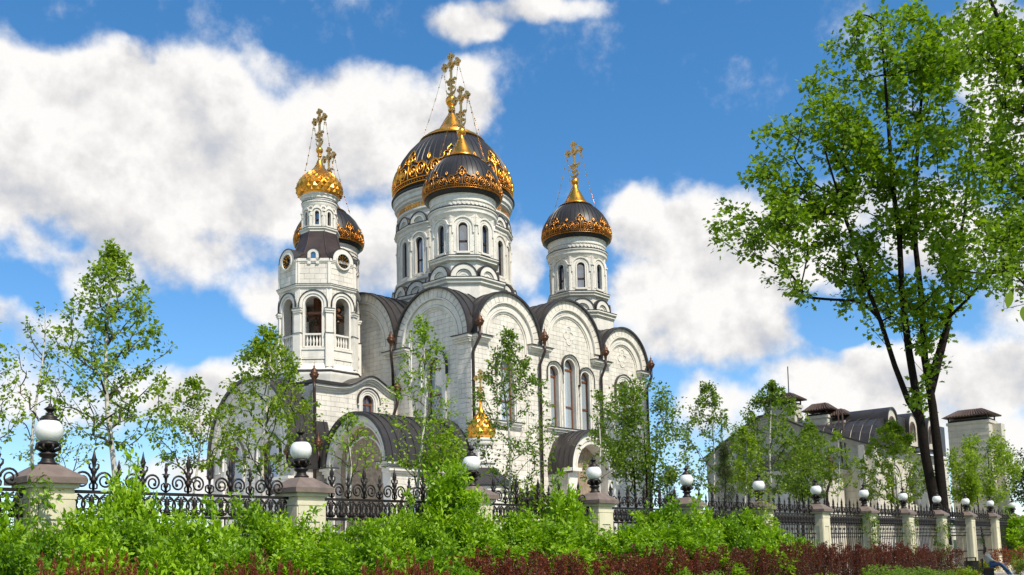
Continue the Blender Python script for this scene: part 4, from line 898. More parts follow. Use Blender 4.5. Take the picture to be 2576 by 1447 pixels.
def make_lamp():
    t = thing('globe_lamp', '', 'lamp', rz=FANG)
    b = MB(); b.lathe([(.13, 0), (.14, .03), (.10, .06), (.085, .11), (.13, .15), (.14, .17), (.07, .20), (.06, .23), (.11, .27), (.155, .30), (.165, .33), (.12, .36)], 20)
    for k in range(8): a = k*PI/4; b.tube([(.07*math.cos(a), .07*math.sin(a), .20), (.12*math.cos(a), .12*math.sin(a), .235), (.175*math.cos(a), .175*math.sin(a), .255), (.16*math.cos(a), .16*math.sin(a), .31)], .022, 5)
    obj('base', b, 'iron', t, smooth=True)
    g_ = MB(); g_.sphere((0, 0, .52), .20, 32, 20); obj('globe', g_, 'globe', t, smooth=True)
    c = MB(); c.lathe([(.13, .665), (.14, .68), (.135, .70), (.10, .71), (.105, .74), (.06, .76), (.035, .80), (.06, .83), (.09, .85), (.05, .88), (.025, .90), (.03, .92), (.01, .94), (.006, 1.02)], 18); obj('lamp_cap', c, 'iron', t, smooth=True)
    return t
IM = {}
def iron_meshes():
    L_ = Frame((0, 0), (1, 0), (0, -1))
    P_ = lambda x, z: L_.P(x, z)
    def spiral(b, cx_, cz, r0, r1, a0, turns, rad=.016, n=22, r_end=.010):
        path = []; rr = []
        for i in range(n+1):
            t = i/n; a = a0+turns*2*PI*t; r_ = r0+(r1-r0)*t; path.append(P_(cx_+r_*math.cos(a), cz+r_*math.sin(a))); rr.append(rad+(r_end-rad)*t)
        b.tube(path, rr, 5); b.sphere(path[-1], rad*1.5, 6, 4)
    b = MB(); b.lathe([(.022, 0), (.024, .12), (.045, .14), (.05, .17), (.03, .20), (.028, .25), (.05, .29), (.045, .32), (.022, .36), (.03, .42), (.045, .47), (.022, .56), (.003, .66)], 8)
    for s in (-1, 1): b.tube([P_(s*.02, .30), P_(s*.07, .36), P_(s*.075, .41), P_(s*.045, .42)], [.02, .018, .014, .012], 5); b.tube([P_(s*.02, .14), P_(s*.06, .09), P_(s*.055, .04), P_(s*.03, .03)], .015, 5)
    for s in (-1, 1): b.tube([P_(s*.01, .44), P_(s*.035, .49), P_(s*.05, .485)], [.016, .012, .008], 5)
    IM['tall'] = mesh_of('finial', b, 'iron', True)
    b = MB(); b.lathe([(.02, 0), (.022, .08), (.04, .10), (.04, .13), (.02, .16), (.024, .24), (.05, .27), (.03, .30), (.02, .34), (.032, .38), (.003, .50)], 8)
    for s in (-1, 1): b.tube([P_(s*.02, .02), P_(s*.075, .06), P_(s*.075, .13), P_(s*.03, .16)], .014, 5); b.tube([P_(s*.01, .26), P_(s*.05, .31), P_(s*.07, .30)], [.015, .012, .008], 5)
    IM['short'] = mesh_of('finial', b, 'iron', True)
    for s, nm in ((-1, 'cl'), (1, 'cr')):              # big C-scroll beside a tall finial
        b = MB(); path = []; rr = []
        for i in range(27):
            t = i/26; a = PI-1.65*2*PI*t*.98; r_ = .135*(1-.70*t); path.append(P_(s*(.175+r_*math.cos(a)), .16+r_*math.sin(a)*1.05)); rr.append(.019-.006*t)
        b.tube(path, rr, 6); b.sphere(path[-1], .03, 6, 5); IM[nm] = mesh_of('scroll', b, 'iron', True)
    for s, nm in ((-1, 'll'), (1, 'lr')):              # lyre scroll of the frieze
        b = MB(); path = []
        for i in range(21):
            t = i/20; path.append(P_(s*(.035+.085*math.sin(PI*t)**.8+.02*math.sin(3*PI*t)), -.02-.30*t))
        b.tube(path, .017, 5); spiral(b, s*.065, -.27, .045, .012, -PI/2 if s > 0 else -PI/2, s*1.1, .012); spiral(b, s*.055, -.07, .04, .012, PI/2, -s*1.1, .012); IM[nm] = mesh_of('scroll', b, 'iron', True)
    b = MB(); b.lathe([(.012, 0), (.03, -.05), (.05, -.12), (.03, -.17), (.05, -.22), (.06, -.28), (.03, -.31)], 8); IM['urn'] = mesh_of('urn', b, 'iron', True)
    b = MB(); b.tube([(0, 0, .30), (0, 0, 2.46)], .014, 6)
    for z in (.5, 1.2, 2.0): b.lathe([(.014, z-.04), (.03, z-.02), (.03, z+.02), (.014, z+.04)], 8)
    IM['bar'] = mesh_of('bar', b, 'iron')
    L0 = SPAN-2*PW; b = MB(); b.box((-L0/2, -.03, -.025), (L0/2, .03, .025)); IM['rail'] = mesh_of('rail', b, 'iron')
    for s, nm in ((-1, 'bl'), (1, 'br')): b = MB(); spiral(b, s*.055, 0, .055, .012, PI if s > 0 else 0, -s*1.2, .011); IM[nm] = mesh_of('scroll', b, 'iron', True)
    b = MB(); pl = [(-L0/2, 0), (L0/2, 0)]; b.box((-L0/2, -.14, 0), (L0/2, .14, .28)); IM['kerb'] = mesh_of('footing', b, 'cream')
iron_meshes()
def make_span():
    t = thing('fence_span', '', 'fence', rz=FANG); L0 = SPAN-2*PW; n = 10; st = L0/n
    def put(nm, key, x, z):
        o = obj(nm, IM[key], None, t); o.location = (x, 0, z); return o
    put('footing', 'kerb', 0, 0)
    for z in (.36, 2.14, 2.46, 2.84): put('rail', 'rail', 0, z)
    for i in range(n-1):
        x = -L0/2+st*(i+1)
        if i % 2 == 0:
            put('finial', 'tall', x, 2.86); put('scroll', 'cl', x, 2.86); put('scroll', 'cr', x, 2.86)
        else: put('finial', 'short', x, 2.86)
    for i in range(16):
        x = -L0/2+L0/16*(i+.5); put('scroll', 'll', x, 2.82); put('scroll', 'lr', x, 2.82); put('urn', 'urn', x, 2.80)
    m = 20
    for i in range(m):
        x = -L0/2+L0*(i+.5)/m; put('bar', 'bar', x, 0)
        if i % 2 == 0: put('scroll', 'bl', x, 2.30); put('scroll', 'br', x, 2.30)
    return t
pl0, lm0, sp0 = make_pillar(), make_lamp(), make_span()
ORD = ['first', 'second', 'third', 'fourth', 'fifth', 'sixth', 'seventh', 'eighth', 'ninth', 'tenth', 'eleventh', 'twelfth', 'thirteenth']
PIL = []
for i in range(13):
    p = P0+STEP*i
    pl = pl0 if i == 0 else copy_tree(pl0); pl.location = p; pl.rotation_euler = (random.uniform(-.006, .006), random.uniform(-.006, .006), FANG); PIL.append(pl)
    tag(pl, 'cream stone pillar with dark pyramid cap, %s along the fence counting the vine-clad one' % ORD[i], 'pillar', 'fence pillars with lamps')
    lm = lm0 if i == 0 else copy_tree(lm0); lm.location = p+Vector((0, 0, 3.22)); tag(lm, 'white glass globe lamp on black iron base, on the %s pillar counting the vine-clad one' % ORD[i], 'lamp', 'globe lamps on the fence pillars')
    lm.rotation_euler = (random.uniform(-.02, .02), random.uniform(-.02, .02), FANG+i*.7)
for i in range(13):
    s = sp0 if i == 0 else copy_tree(sp0); s.location = P0+STEP*(i-.5)
    tag(s, 'wrought-iron fence span with scrolls ending short of the vine-clad pillar, before the others' if i == 0 else 'wrought-iron fence span with scrolls and spear finials, %s after the vine-clad pillar' % ORD[i-1], 'fence', 'wrought-iron fence spans')
PIL[0]['label'] = 'cream fence pillar with a leafy vine climbing its side'; del PIL[0]['group']
PIL[5]['label'] = 'fence pillar whose lamp base is overgrown by leaves'; del PIL[5]['group']

# ------------------------------------------------------------------ clergy house beyond the cathedral
HO = Vector((23.65, 62., 0)); HS = thing('clergy_house', 'low stone house with curved dark roof, arched dormers and hooded chimneys', 'house', HO, PI/2-PHI)
HA = Frame((0, 0), (0, -1), (-1, 0)); HB = Frame((0, 0), (1, 0), (0, -1))
def house():
    gp = [(.5, 8.1), (-1.5, 8.85), (-3.94, 9.65), (-5.6, 10.5), (-6.8, 10.95), (-7.6, 10.85), (-9.2, 10.0), (-10.9, 9.0), (-12.2, 8.2)]
    m = MB(); fplate(m, HA, [(-12.2, 0), (.5, 0)]+gp, [arch_poly(-9.0, .7, 6.6, 8.0)], 0., .4); w = obj('gable_wall', m, 'mortar', HS)
    xs = [p[0] for p in gp][::-1]; zz = [p[1] for p in gp][::-1]; hi = lambda s: float(np.interp(s, xs, zz))-.3
    global cut_blocks; sv = cut_blocks; cut_blocks = MB()
    ashlar(HA, -12.1, .45, 3., 10.8, hi, [(-9.0, .95, 6.5, 8.0)], ch=.44, bw=1.05, keep=False, th=.05)
    ashlar(HB, .1, 16, 2., 8.1, None, [(4.2, .8, 4.3, 6.), (8.2, .8, 4.3, 6.), (12.2, .8, 4.3, 6.)], ch=.44, bw=1.05, keep=False, th=.05)
    hb = cut_blocks; cut_blocks = sv
    m = MB(); fplate(m, HB, [(-.5, 0), (16, 0), (16, 8.2), (-.5, 8.2)], [arch_poly(x, .6, 4.4, 6.) for x in (4.2, 8.2, 12.2)], 0., .4); obj('side_wall', m, 'mortar', HS)
    for x in (4.2, 8.2, 12.2): window(HB, x, .6, 4.4, 6., HS, .3); hood(HB, x, .6, 4.4, 6., HS)
    window(HA, -9., .7, 6.6, 8., HS, .3); hood(HA, -9., .7, 6.6, 8., HS)
    o = obj('stone_blocks', hb, 'house_stone', HS); o['kind'] = 'stuff'
    # raking cornice and roof sheets
    for (z0, z1, d) in ((-.34, -.18, .16), (-.178, -.02, .32)):
        b = MB(); q = []
        for (s, z) in gp: q += [HA.P(s, z+z0, -.1), HA.P(s, z+z0, d), HA.P(s, z+z1, d), HA.P(s, z+z1, -.1)]
        b.add(q, [(i*4+j, i*4+(j+1) % 4, i*4+4+(j+1) % 4, i*4+4+j) for i in range(len(gp)-1) for j in range(4)]); obj('raking_cornice', b, 'house_stone', HS)
    b = MB(); q = []
    for (s, z) in gp: q += [HA.P(s, z-.015, .5), HA.P(s, z+.12, .5), HA.P(s, z+.14, -14)]
    b.add(q, [(i*3+j, i*3+j+1, i*3+4+j, i*3+3+j) for i in range(len(gp)-1) for j in range(2)]); obj('main_roof', b, 'roof', HS)
    # swelling mansard over the sunny side with arched dormers
    b = MB(); q = []; ns = 9; rows = [(0, .1), (.3, .75), (.8, 1.35), (1.5, 1.8), (2.6, 2.15), (4.2, 2.3)]
    for k in range(ns):
        s = .6-k*.62; base = float(np.interp(s, xs, zz)) if k else 8.15; top = 10.45-.04*k
        for (a, h) in rows: q.append(HA.P(s, base+(top-base)*h/2.3, .35-a))
    nr = len(rows); b.add(q, [(k*nr+i, k*nr+i+1, k*nr+nr+i+1, k*nr+nr+i) for k in range(ns-1) for i in range(nr-1)])
    q = [HA.P(.6, 8.15+(2.3)*h/2.3, .35-a) for (a, h) in rows]+[HA.P(.6, 10.45, -14), HA.P(.6, 8.15, -14)]; b.add(q, [tuple(range(len(q)))])
    obj('mansard_roof', b, 'roof', HS, smooth=False)
    for k in range(1, 7):
        sb = MB(); s = .6-k*.62+.3; base = float(np.interp(s, xs, zz)); sb.tube([HA.P(s, base+(10.45-base)*h/2.3+.02, .36-a) for (a, h) in rows], .03, 5); obj('seam', sb, 'roof', HS)
    for (a, zc) in ((2.7, 9.95), (6.6, 9.9), (10.4, 9.9)):
        F = Frame((0, -.75), (1, 0), (0, -1)); f = MB(); fplate(f, F, arch_poly(a, .88, 8.5, zc, 16), [arch_poly(a, .36, 8.9, zc-.15, 12)], 0., .3); do_ = obj('dormer', f, 'house_stone', HS)
        hd = MB(); farch(hd, F, a, zc-.15, .36, .5, 0, .06, 14, legs=zc-.15-8.9); obj('window_surround', hd, 'tile', do_)
        pn = MB(); pl = arch_poly(a, .36, 8.9, zc-.15, 12); pn.add([F.P(x, z, -.2) for x, z in pl], [tuple(range(len(pl)))]); obj('pane', pn, 'glass', do_)
        rf = MB(); farch(rf, F, a, zc, .88, .98, -3.2, .12, 20, legs=zc-8.4); r_ = obj('dormer_roof', rf, 'roof', HS); smooth_by_angle(r_.data)
        if a < 3: h = obj('hopper', HOP, None, HS); h.location = F.P(a, 8.55, .35); h.scale = (1.1,)*3
    downpipe([HB.P(.9, 7.9, .3), HB.P(.4, 7.4, .12), HB.P(.35, 1., .12)], HS, .12, False)
    # lower wing in front of the gable with a hipped roof
    wv = MB(); wv.box((-3.6, 1.6, 0), (-.05, 8.6, 6.35)); obj('wing_wall', wv, 'house_stone', HS)
    cn = MB(); cn.box((-3.8, 1.4, 6.352), (-.05, 8.8, 6.5)); cn.box((-3.95, 1.25, 6.502), (-.05, 8.95, 6.62)); obj('wing_cornice', cn, 'trim', HS)
    wr = MB(); wr.add([(-4.1, 1.1, 6.65), (-4.1, 9.1, 6.65), (-.02, 9.1, 6.65), (-.02, 1.1, 6.65), (-.02, 4.6, 8.3), (-.02, 5.4, 8.3)], [(0, 3, 4), (0, 4, 5, 1), (1, 5, 2), (0, 1, 2, 3)]); obj('wing_roof', wr, 'roof', HS)
    lv = Frame((-3.6, 0), (0, -1), (-1, 0))
    for s0 in (-3.4, -5.3):
        sh = MB(); fbox(sh, lv, s0, s0+1.3, 3.9, 5.5, .0, .05); so_ = obj('shutter', sh, 'trim', HS)
        for k in range(9): sl_ = MB(); fbox(sl_, lv, s0+.12, s0+1.18, 4.0+k*.16, 4.09+k*.16, .05, .10); obj('slat', sl_, 'trim', so_)
    downpipe([(-3.7, 1.0, 6.4), (-3.7, 1.0, 5.8), (-3.4, 1.45, 5.), (-3.4, 1.5, 1.)], HS, .09, True, 1.2)
    hh = obj('hopper', HOP, None, HS); hh.location = (-3.2, 3.6, 7.25); hh.scale = (1.2,)*3
    # chimneys with tiled hoods
    def chimney(a, b_, w, d, z0, z1, name='chimney', par=HS, stone='house_stone'):
        c = MB(); c.box((a-d, b_-w, z0), (a+d, b_+w, z1)); c.box((a-d-.08, b_-w-.08, z1-.2), (a+d+.08, b_+w+.08, z1)); co_ = obj(name, c, stone, par)
        dk = MB(); dk.box((a-d+.05, b_-w+.05, z1), (a+d-.05, b_+w-.05, z1+.16)); obj('flue', dk, 'dark', co_)
        for sx in (-1, 1):
            for sy in (-1, 1): lg = MB(); lg.box((a+sx*d*.95-.04, b_+sy*w*.95-.04, z1), (a+sx*d*.95+.04, b_+sy*w*.95+.04, z1+.38)); obj('hood_leg', lg, 'iron', co_)
        zt = z1+.36; e = .32; hd = MB(); A_, B_ = d+e, w+e
        hd.add([(a-A_, b_-B_, zt), (a+A_, b_-B_, zt), (a+A_, b_+B_, zt), (a-A_, b_+B_, zt), (a-A_*.25, b_-B_*.45, zt+.5), (a+A_*.25, b_-B_*.45, zt+.5), (a+A_*.25, b_+B_*.45, zt+.5), (a-A_*.25, b_+B_*.45, zt+.5)], [(3, 2, 1, 0), (0, 1, 5, 4), (1, 2, 6, 5), (2, 3, 7, 6), (3, 0, 4, 7), (4, 5, 6, 7)]); ho_ = obj('hood', hd, 'tile', co_)
        tl = MB()
        for k in range(int(2*B_/.2)): y = b_-B_+.1+k*.2; tl.tube([(a-A_-.02, y, zt+.03), (a-A_*.28, b_+(y-b_)*.5, zt+.52)], .055, 5)
        for k in range(int(2*A_/.2)): x = a-A_+.1+k*.2; tl.tube([(x, b_-B_-.02, zt+.03), (a+(x-a)*.3, b_-B_*.48, zt+.52)], .055, 5)
        to_ = obj('tile_rolls', tl, 'tile', ho_); to_['kind'] = 'stuff'
    chimney(1.0, 6.3, 1.15, .6, 9.9, 11.65); chimney(1.6, 3.8, .75, .55, 9.2, 10.7); chimney(2.4, 3.1, .95, .7, 9.2, 10.25)
    ms = MB(); ms.tube([(1.4, 6.0, 11.5), (1.4, 5.95, 14.6)], .035, 6); obj('mast', ms, 'iron', HS)
    for dy in (0, .28): vp = MB(); vp.tube([(-.1, 1.4+dy, 6.7), (-.1, 1.5+dy, 10.6)], .05, 6); obj('vent_pipe', vp, 'tile', HS)
    # separate tall stack farther along
    p = ground_at(2468, 66); TW = thing('stone_stack', 'tall square stone ventilation stack with wide tiled hood behind the maple', 'chimney', p, PI/2-PHI)
    chimney(0, 0, 1.35, .9, 0, 10.05, 'stack', TW); q2 = MB(); q2.box((.0, -1.9, 0), (.85, -1.36, 9.8)); obj('stack_flank', q2, 'house_stone', TW)
    ab = MB(); 
    for k in range(22): ab.box((-.93, -1.38, .2+k*.44), (-.88, 1.38, .2+k*.44+.012))
    obj('joint', ab, 'mortar', TW)
house()
# ------------------------------------------------------------------ vegetation
def mesh_arrays(name, verts, faces_k, m, smooth=False):
    """verts (n,3), faces_k (f,k) of equal size"""
    me = bpy.data.meshes.new(name); nv = len(verts); nf, k = faces_k.shape
    me.vertices.add(nv); me.vertices.foreach_set('co', np.ascontiguousarray(verts, dtype=np.float32).ravel())
    me.loops.add(nf*k); me.loops.foreach_set('vertex_index', np.ascontiguousarray(faces_k, dtype=np.int32).ravel())
    me.polygons.add(nf); me.polygons.foreach_set('loop_start', np.arange(0, nf*k, k, dtype=np.int32))
    me.update(calc_edges=True); me.materials.append(MATS[m]); return me
LEAF = {  # outline points of one leaf in its own plane (x across, y along, z cup) and its triangles
 'oval': (np.array([(0, 0, 0), (-.25, .40, .09), (0, 1, -.12), (.25, .40, .09), (0, .45, 0)]), np.array([(0, 4, 1), (1, 4, 2), (0, 3, 4), (3, 2, 4)])),
 'birch': (np.array([(0, 0, 0), (-.42, .35, .08), (0, 1, -.05), (.42, .35, .08)]), np.array([(0, 2, 1), (0, 3, 2)])),
 'maple': (np.array([(0, 0, 0), (-.55, .12, .06), (-.36, .38, 0), (-.48, .74, .08), (-.24, .68, 0), (0, 1.05, -.1), (.24, .68, 0), (.48, .74, .08), (.36, .38, 0), (.55, .12, .06)]),
           np.array([(0, 2, 1), (0, 4, 2), (2, 4, 3), (0, 6, 4), (4, 6, 5), (0, 8, 6), (6, 8, 7), (0, 9, 8)])),
 'tiny': (np.array([(0, 0, 0), (-.32, .5, .05), (0, 1, 0), (.32, .5, .05)]), np.array([(0, 2, 1), (0, 3, 2)])),
 'needle': (np.array([(0, 0, 0), (-.05, .5, 0), (0, 1, 0), (.05, .5, .02)]), np.array([(0, 2, 1), (0, 3, 2)])),
}
def leaves(name, pts, dirs, size, kind, m, droop=.3, jitter=.35, flat=.5):
    """one real leaf blade per point, stalk end at the point"""
    base, tri = LEAF[kind]; n = len(pts); pts = np.asarray(pts, float); dirs = np.asarray(dirs, float)
    y = dirs+rng.normal(0, .55, (n, 3)); y[:, 2] -= droop; y /= np.linalg.norm(y, axis=1, keepdims=True)
    up = np.tile(np.array([0, 0, 1.]), (n, 1))+rng.normal(0, flat, (n, 3))
    x = np.cross(y, up); x /= (np.linalg.norm(x, axis=1, keepdims=True)+1e-9); z = np.cross(x, y)
    s = size*(1+rng.uniform(-jitter, jitter, n))
    V = pts[:, None, :]+s[:, None, None]*(base[None, :, 0:1]*x[:, None, :]+base[None, :, 1:2]*y[:, None, :]+base[None, :, 2:3]*z[:, None, :])
    Fc = (np.arange(n)[:, None, None]*len(base)+tri[None]).reshape(-1, 3)
    return mesh_arrays(name, V.reshape(-1, 3), Fc, m)
def skeleton(trunks, targets, bias=.75, sag=.06, minr=.006, nseg=5, pw=2.3, zpen=1.):
    """branches grown from given stems to the targets, each leaving the nearest wood below it; returns tubes and leaf twigs"""
    pos = []; par = []; tubes = []
    for path, rs in trunks:
        prev = -1
        for p in path: pos.append(np.array(p, float)); par.append(prev); prev = len(pos)-1
        tubes.append((path, rs))
    fixed = len(pos); A = np.array(pos); twigs = []
    order = np.argsort([np.min(np.linalg.norm(A-t, axis=1)) for t in targets])
    nodes = [a for a in A]; base_r = {}
    ntr = [0]*len(nodes); branches = []
    for k in order:
        t = targets[k]; N_ = np.array(nodes); d = t-N_; dist = np.linalg.norm(d, axis=1)
        pen = dist+zpen*np.maximum(0, bias*dist-d[:, 2])                          # wants to leave from below
        i = int(np.argmin(pen)); p0 = N_[i]; L_ = dist[i]
        if L_ < 1e-3: continue
        mid = []; side = rng.normal(0, .07*L_, 3)
        for q in range(1, nseg+1):
            u_ = q/nseg; c = p0+(t-p0)*u_+side*math.sin(PI*u_)+np.array([0, 0, sag*L_*math.sin(PI*u_)]); mid.append(c)
        ids = []
        for c in mid: nodes.append(c); par.append(i if not ids else ids[-1]); ids.append(len(nodes)-1)
        branches.append((i, ids)); twigs.append((p0, mid))
    load = np.zeros(len(nodes))
    for i, ids in branches: load[ids[-1]] += 1
    for j in range(len(nodes)-1, fixed-1, -1):
        if par[j] >= 0: load[par[j]] += load[j]
    for i, ids in branches:
        path = [nodes[i]]+[nodes[j] for j in ids]; rs = [minr*max(1, load[j])**(1/pw) for j in ids]; rs = [rs[0]]+rs; rs[-1] = minr*.6
        tubes.append((path, rs))
    return tubes, twigs
def wood(name, tubes, m, parent, n=5):
    b = MB()
    for path, rs in tubes: b.tube(path, rs, n if max(rs) < .06 else 9, cap=False)
    o = obj(name, b, m, parent, smooth=True)
    if name in ('branches', 'stems'): o['kind'] = 'stuff'
    return o
def twig_points(twigs, per, spread, start=.45):
    P_, D_ = [], []
    for p0, mid in twigs:
        path = np.array([p0]+mid); k = rng.poisson(per)
        if k == 0: continue
        u_ = start+(1-start)*rng.random(k)**.7; f = u_*(len(path)-1); i = np.minimum(f.astype(int), len(path)-2); fr = (f-i)[:, None]
        q = path[i]*(1-fr)+path[i+1]*fr; o = rng.normal(0, spread, (k, 3)); P_.append(q+o)
        d = path[-1]-path[0]; d = d/(np.linalg.norm(d)+1e-9); D_.append(np.tile(d*.5, (k, 1))+o/spread*.5)
    return np.concatenate(P_), np.concatenate(D_)
def hull_points(n, c, r, shape='ellipsoid', shell=.6, clump=None):
    out = []
    while len(out) < n:
        v = rng.normal(0, 1, 3); v /= np.linalg.norm(v); q = rng.random()**(1/3*shell)
        p = np.array(c)+v*np.array(r)*q
        if shape == 'birch':
            h = rng.random()**.85; a = rng.random()*2*PI; w = math.sqrt(rng.random())**.8*(max(.05, math.sin(PI*min(1, (h*.92+.08)**.75)))**.75 if h > .05 else .4)
            p = np.array([c[0]+r[0]*w*math.cos(a), c[1]+r[1]*w*math.sin(a), c[2]-r[2]+2*r[2]*h])
        if shape == 'shrub':
            h = rng.random()**.8; a = rng.random()*2*PI; w = math.sqrt(max(.02, 1-(max(0, h-.45)/.58)**2)) if h > .45 else .75+.25*h/.45
            w *= rng.random()**.4*(1+.22*math.sin(3*a+r[0]*9)+.15*math.sin(5*a+h*6)); p = np.array([c[0]+r[0]*w*math.cos(a), c[1]+r[1]*w*math.sin(a), c[2]-r[2]+2*r[2]*h])
        if shape == 'cone':
            h = (p[2]-(c[2]-r[2]))/(2*r[2]); w = (1-h)**.7*1.25 if h > .3 else .6+h*1.2
            p = np.array([c[0]+(p[0]-c[0])*w, c[1]+(p[1]-c[1])*w, p[2]])
        if clump and mnoise.noise(Vector(p)*clump) < -.12: continue
        out.append(p)
    return np.array(out)
def tree_thing(name, label, base, group=None): return thing(name, label, 'tree' if 'tree' in name or 'birch' in name or 'maple' in name or 'pine' in name else 'shrub', base, 0, group)

def birch(label, x, D, topx, topy, x0, x1, y_low, nb=60, per=28, leaf=.085, m='leaf_birch', r0=.07, bare=False, group=None, shape='birch', dens=1., bark='birch_bark'):
    b = ground_at(x, D); top = place(topx, topy, D); H = top.z; low = max(.8, place(x, y_low, D).z)
    t = tree_thing('birch_tree', label, b, group); L0 = b
    off = np.array([top.x-b.x, 0, 0]); w = (place(x1, 1200, D).x-place(x0, 1200, D).x)/2; cxo = (place((x0+x1)/2, 1200, D).x-b.x)
    k = 12; ph = random.random()*6
    path = [np.array([off[0]*(i/k)+.06*math.sin(ph+i*.9)*(i > 0), .06*math.cos(ph+i*.7)*(i > 0), H*i/k*.985]) for i in range(k+1)]
    rs = [r0*(1-i/k)**.8+.008 for i in range(k+1)]
    tg = hull_points(int(nb*2.1), (cxo, 0, (low+H)/2), (w*1.12, w*.95, (H-low)/2), shape, .9)
    tubes, tw = skeleton([(path, rs)], tg, bias=.62, sag=.04, minr=.0055, nseg=4, zpen=1.2)
    wood('trunk', tubes[:1], bark, t, 8); wood('branches', tubes[1:], 'twig', t, 4)
    tw.append((path[-3], [path[-2], path[-1], path[-1]+np.array([0, 0, .15])]))
    P_, D_ = twig_points(tw, per*.60, .05, .22); c = obj('crown', leaves('crown', P_, D_, leaf, 'birch', m, .45), None, t); c['kind'] = 'stuff'
    return t
birch('tall slender birch with airy crown behind the first fence span', 298, 19.5, 268, 618, 115, 415, 1120, 150, 26, .085, r0=.075)
birch('thin half-bare birch beside the vine-clad pillar', 72, 21, 108, 760, 20, 150, 1100, 34, 9, .08, r0=.05)
birch('birch at the far end of the fence, only its right side leafy', -35, 20, -20, 815, -130, 45, 1120, 55, 22, .085)
birch('low young birch just behind the vine-clad pillar', 160, 24, 150, 1075, 60, 235, 1190, 26, 16, .08, r0=.035)
birch('bushy birch leaning before the great shaded gable', 485, 23, 500, 955, 375, 590, 1180, 75, 24, .085, r0=.045)
birch('leafy birch before the bell tower base, pale trunk', 655, 24, 675, 822, 545, 790, 1190, 135, 26, .09, r0=.07)
birch('spindly pale birch before the side porch arch', 868, 25, 880, 1040, 800, 965, 1190, 34, 15, .08, r0=.04, m='leaf_birch_young')
birch('yellow-green birch before the cathedral corner bay', 1040, 26, 1072, 800, 965, 1165, 1200, 62, 30, .09, r0=.055, m='leaf_birch_young')
birch('full birch standing before the gilded chapel cupola', 1298, 28, 1262, 838, 1175, 1400, 1225, 120, 30, .085, r0=.065, m='leaf_birch_dark')
birch('small birch beside the arched side portal', 1520, 31, 1500, 985, 1455, 1580, 1220, 36, 24, .09, r0=.05, m='leaf_birch_dark')
birch('airy birch between the dense broad tree and the stone house', 1790, 37, 1793, 965, 1710, 1860, 1240, 95, 30, .10, r0=.055, m='leaf_birch_dark')
birch('birch growing before the house chimneys', 1938, 40, 1935, 962, 1840, 2060, 1240, 150, 34, .11, r0=.07, m='leaf_birch_dark')
birch('little birch before the house side wing', 2105, 44, 2108, 1088, 2060, 2160, 1240, 44, 20, .10, r0=.05, m='leaf_birch')
birch('leafy birch hiding the sunny house wall beside the maple trunks', 2245, 52, 2250, 1062, 2160, 2340, 1265, 170, 36, .12, r0=.06, m='leaf_birch')

birch('slim birch before the left end of the house gable', 1872, 38, 1876, 1075, 1825, 1925, 1245, 60, 30, .10, r0=.045, m='leaf_birch')
birch('bushy birch before the house chimneys and roof slope', 2045, 45, 2040, 1070, 1975, 2110, 1250, 110, 32, .11, r0=.05, m='leaf_birch_dark')

def round_tree(name, label, x, D, topy, x0, x1, y_low, nb, per, leaf, m, kind='birch', bark='bark', stems=3, group=None):
    b = ground_at(x, D); H = place(x, topy, D).z; low = max(.4, place(x, y_low, D).z); w = (place(x1, 1200, D).x-place(x0, 1200, D).x)/2; cxo = place((x0+x1)/2, 1200, D).x-b.x
    t = tree_thing(name, label, b, group); tr = []
    for s in range(stems):
        a = 2*PI*s/stems+.5; k = 7; path = [np.array([cxo*(i/k)+w*.35*(i/k)*math.cos(a)+.05*math.sin(i*1.3+s), w*.35*(i/k)*math.sin(a), (H*.8)*i/k]) for i in range(k+1)]
        tr.append((path, [.075*(1-.8*i/k) for i in range(k+1)]))
    tg = hull_points(nb, (cxo, 0, (low+H)/2), (w, w*.8, (H-low)/2), 'ellipsoid', .8, 1.1)
    tubes, tw = skeleton(tr, tg, bias=.5, minr=.006, nseg=4)
    wood('trunk', tubes[:stems], bark, t, 7); wood('branches', tubes[stems:], 'twig', t, 4)
    P_, D_ = twig_points(tw, per, .14, .2); c = obj('crown', leaves('crown', P_, D_, leaf, kind, m, .3), None, t); c['kind'] = 'stuff'
    return t
round_tree('broad_tree', 'dense broad green tree beside the arched portal, right of the cathedral', 1620, 33, 955, 1500, 1745, 1245, 240, 34, .10, 'leaf_birch_dark')
round_tree('green_tree', 'bright green round tree below the stone stack', 2480, 58, 1085, 2395, 2560, 1270, 170, 40, .13, 'leaf_birch')
round_tree('green_tree', 'small green tree squeezed between maple trunk and stone stack', 2425, 55, 1120, 2385, 2470, 1270, 90, 36, .13, 'leaf_birch')
round_tree('dark_tree', 'dark tree standing at the far end of the fence', 2585, 63, 1130, 2535, 2650, 1280, 110, 40, .14, 'leaf_dark')
round_tree('green_tree', 'small round green tree before the wing roof of the house', 2015, 43, 1125, 1965, 2060, 1260, 80, 34, .11, 'leaf_birch_dark')
round_tree('low_tree', 'low bushy tree at the foot of the portal behind the fence', 1330, 27, 1235, 1290, 1375, 1280, 50, 30, .09, 'leaf_birch')
round_tree('low_tree', 'low leafy tree behind the lamp next to the chapel kiosk', 1110, 25.5, 1075, 1050, 1180, 1250, 110, 15, .09, 'leaf_birch_young')
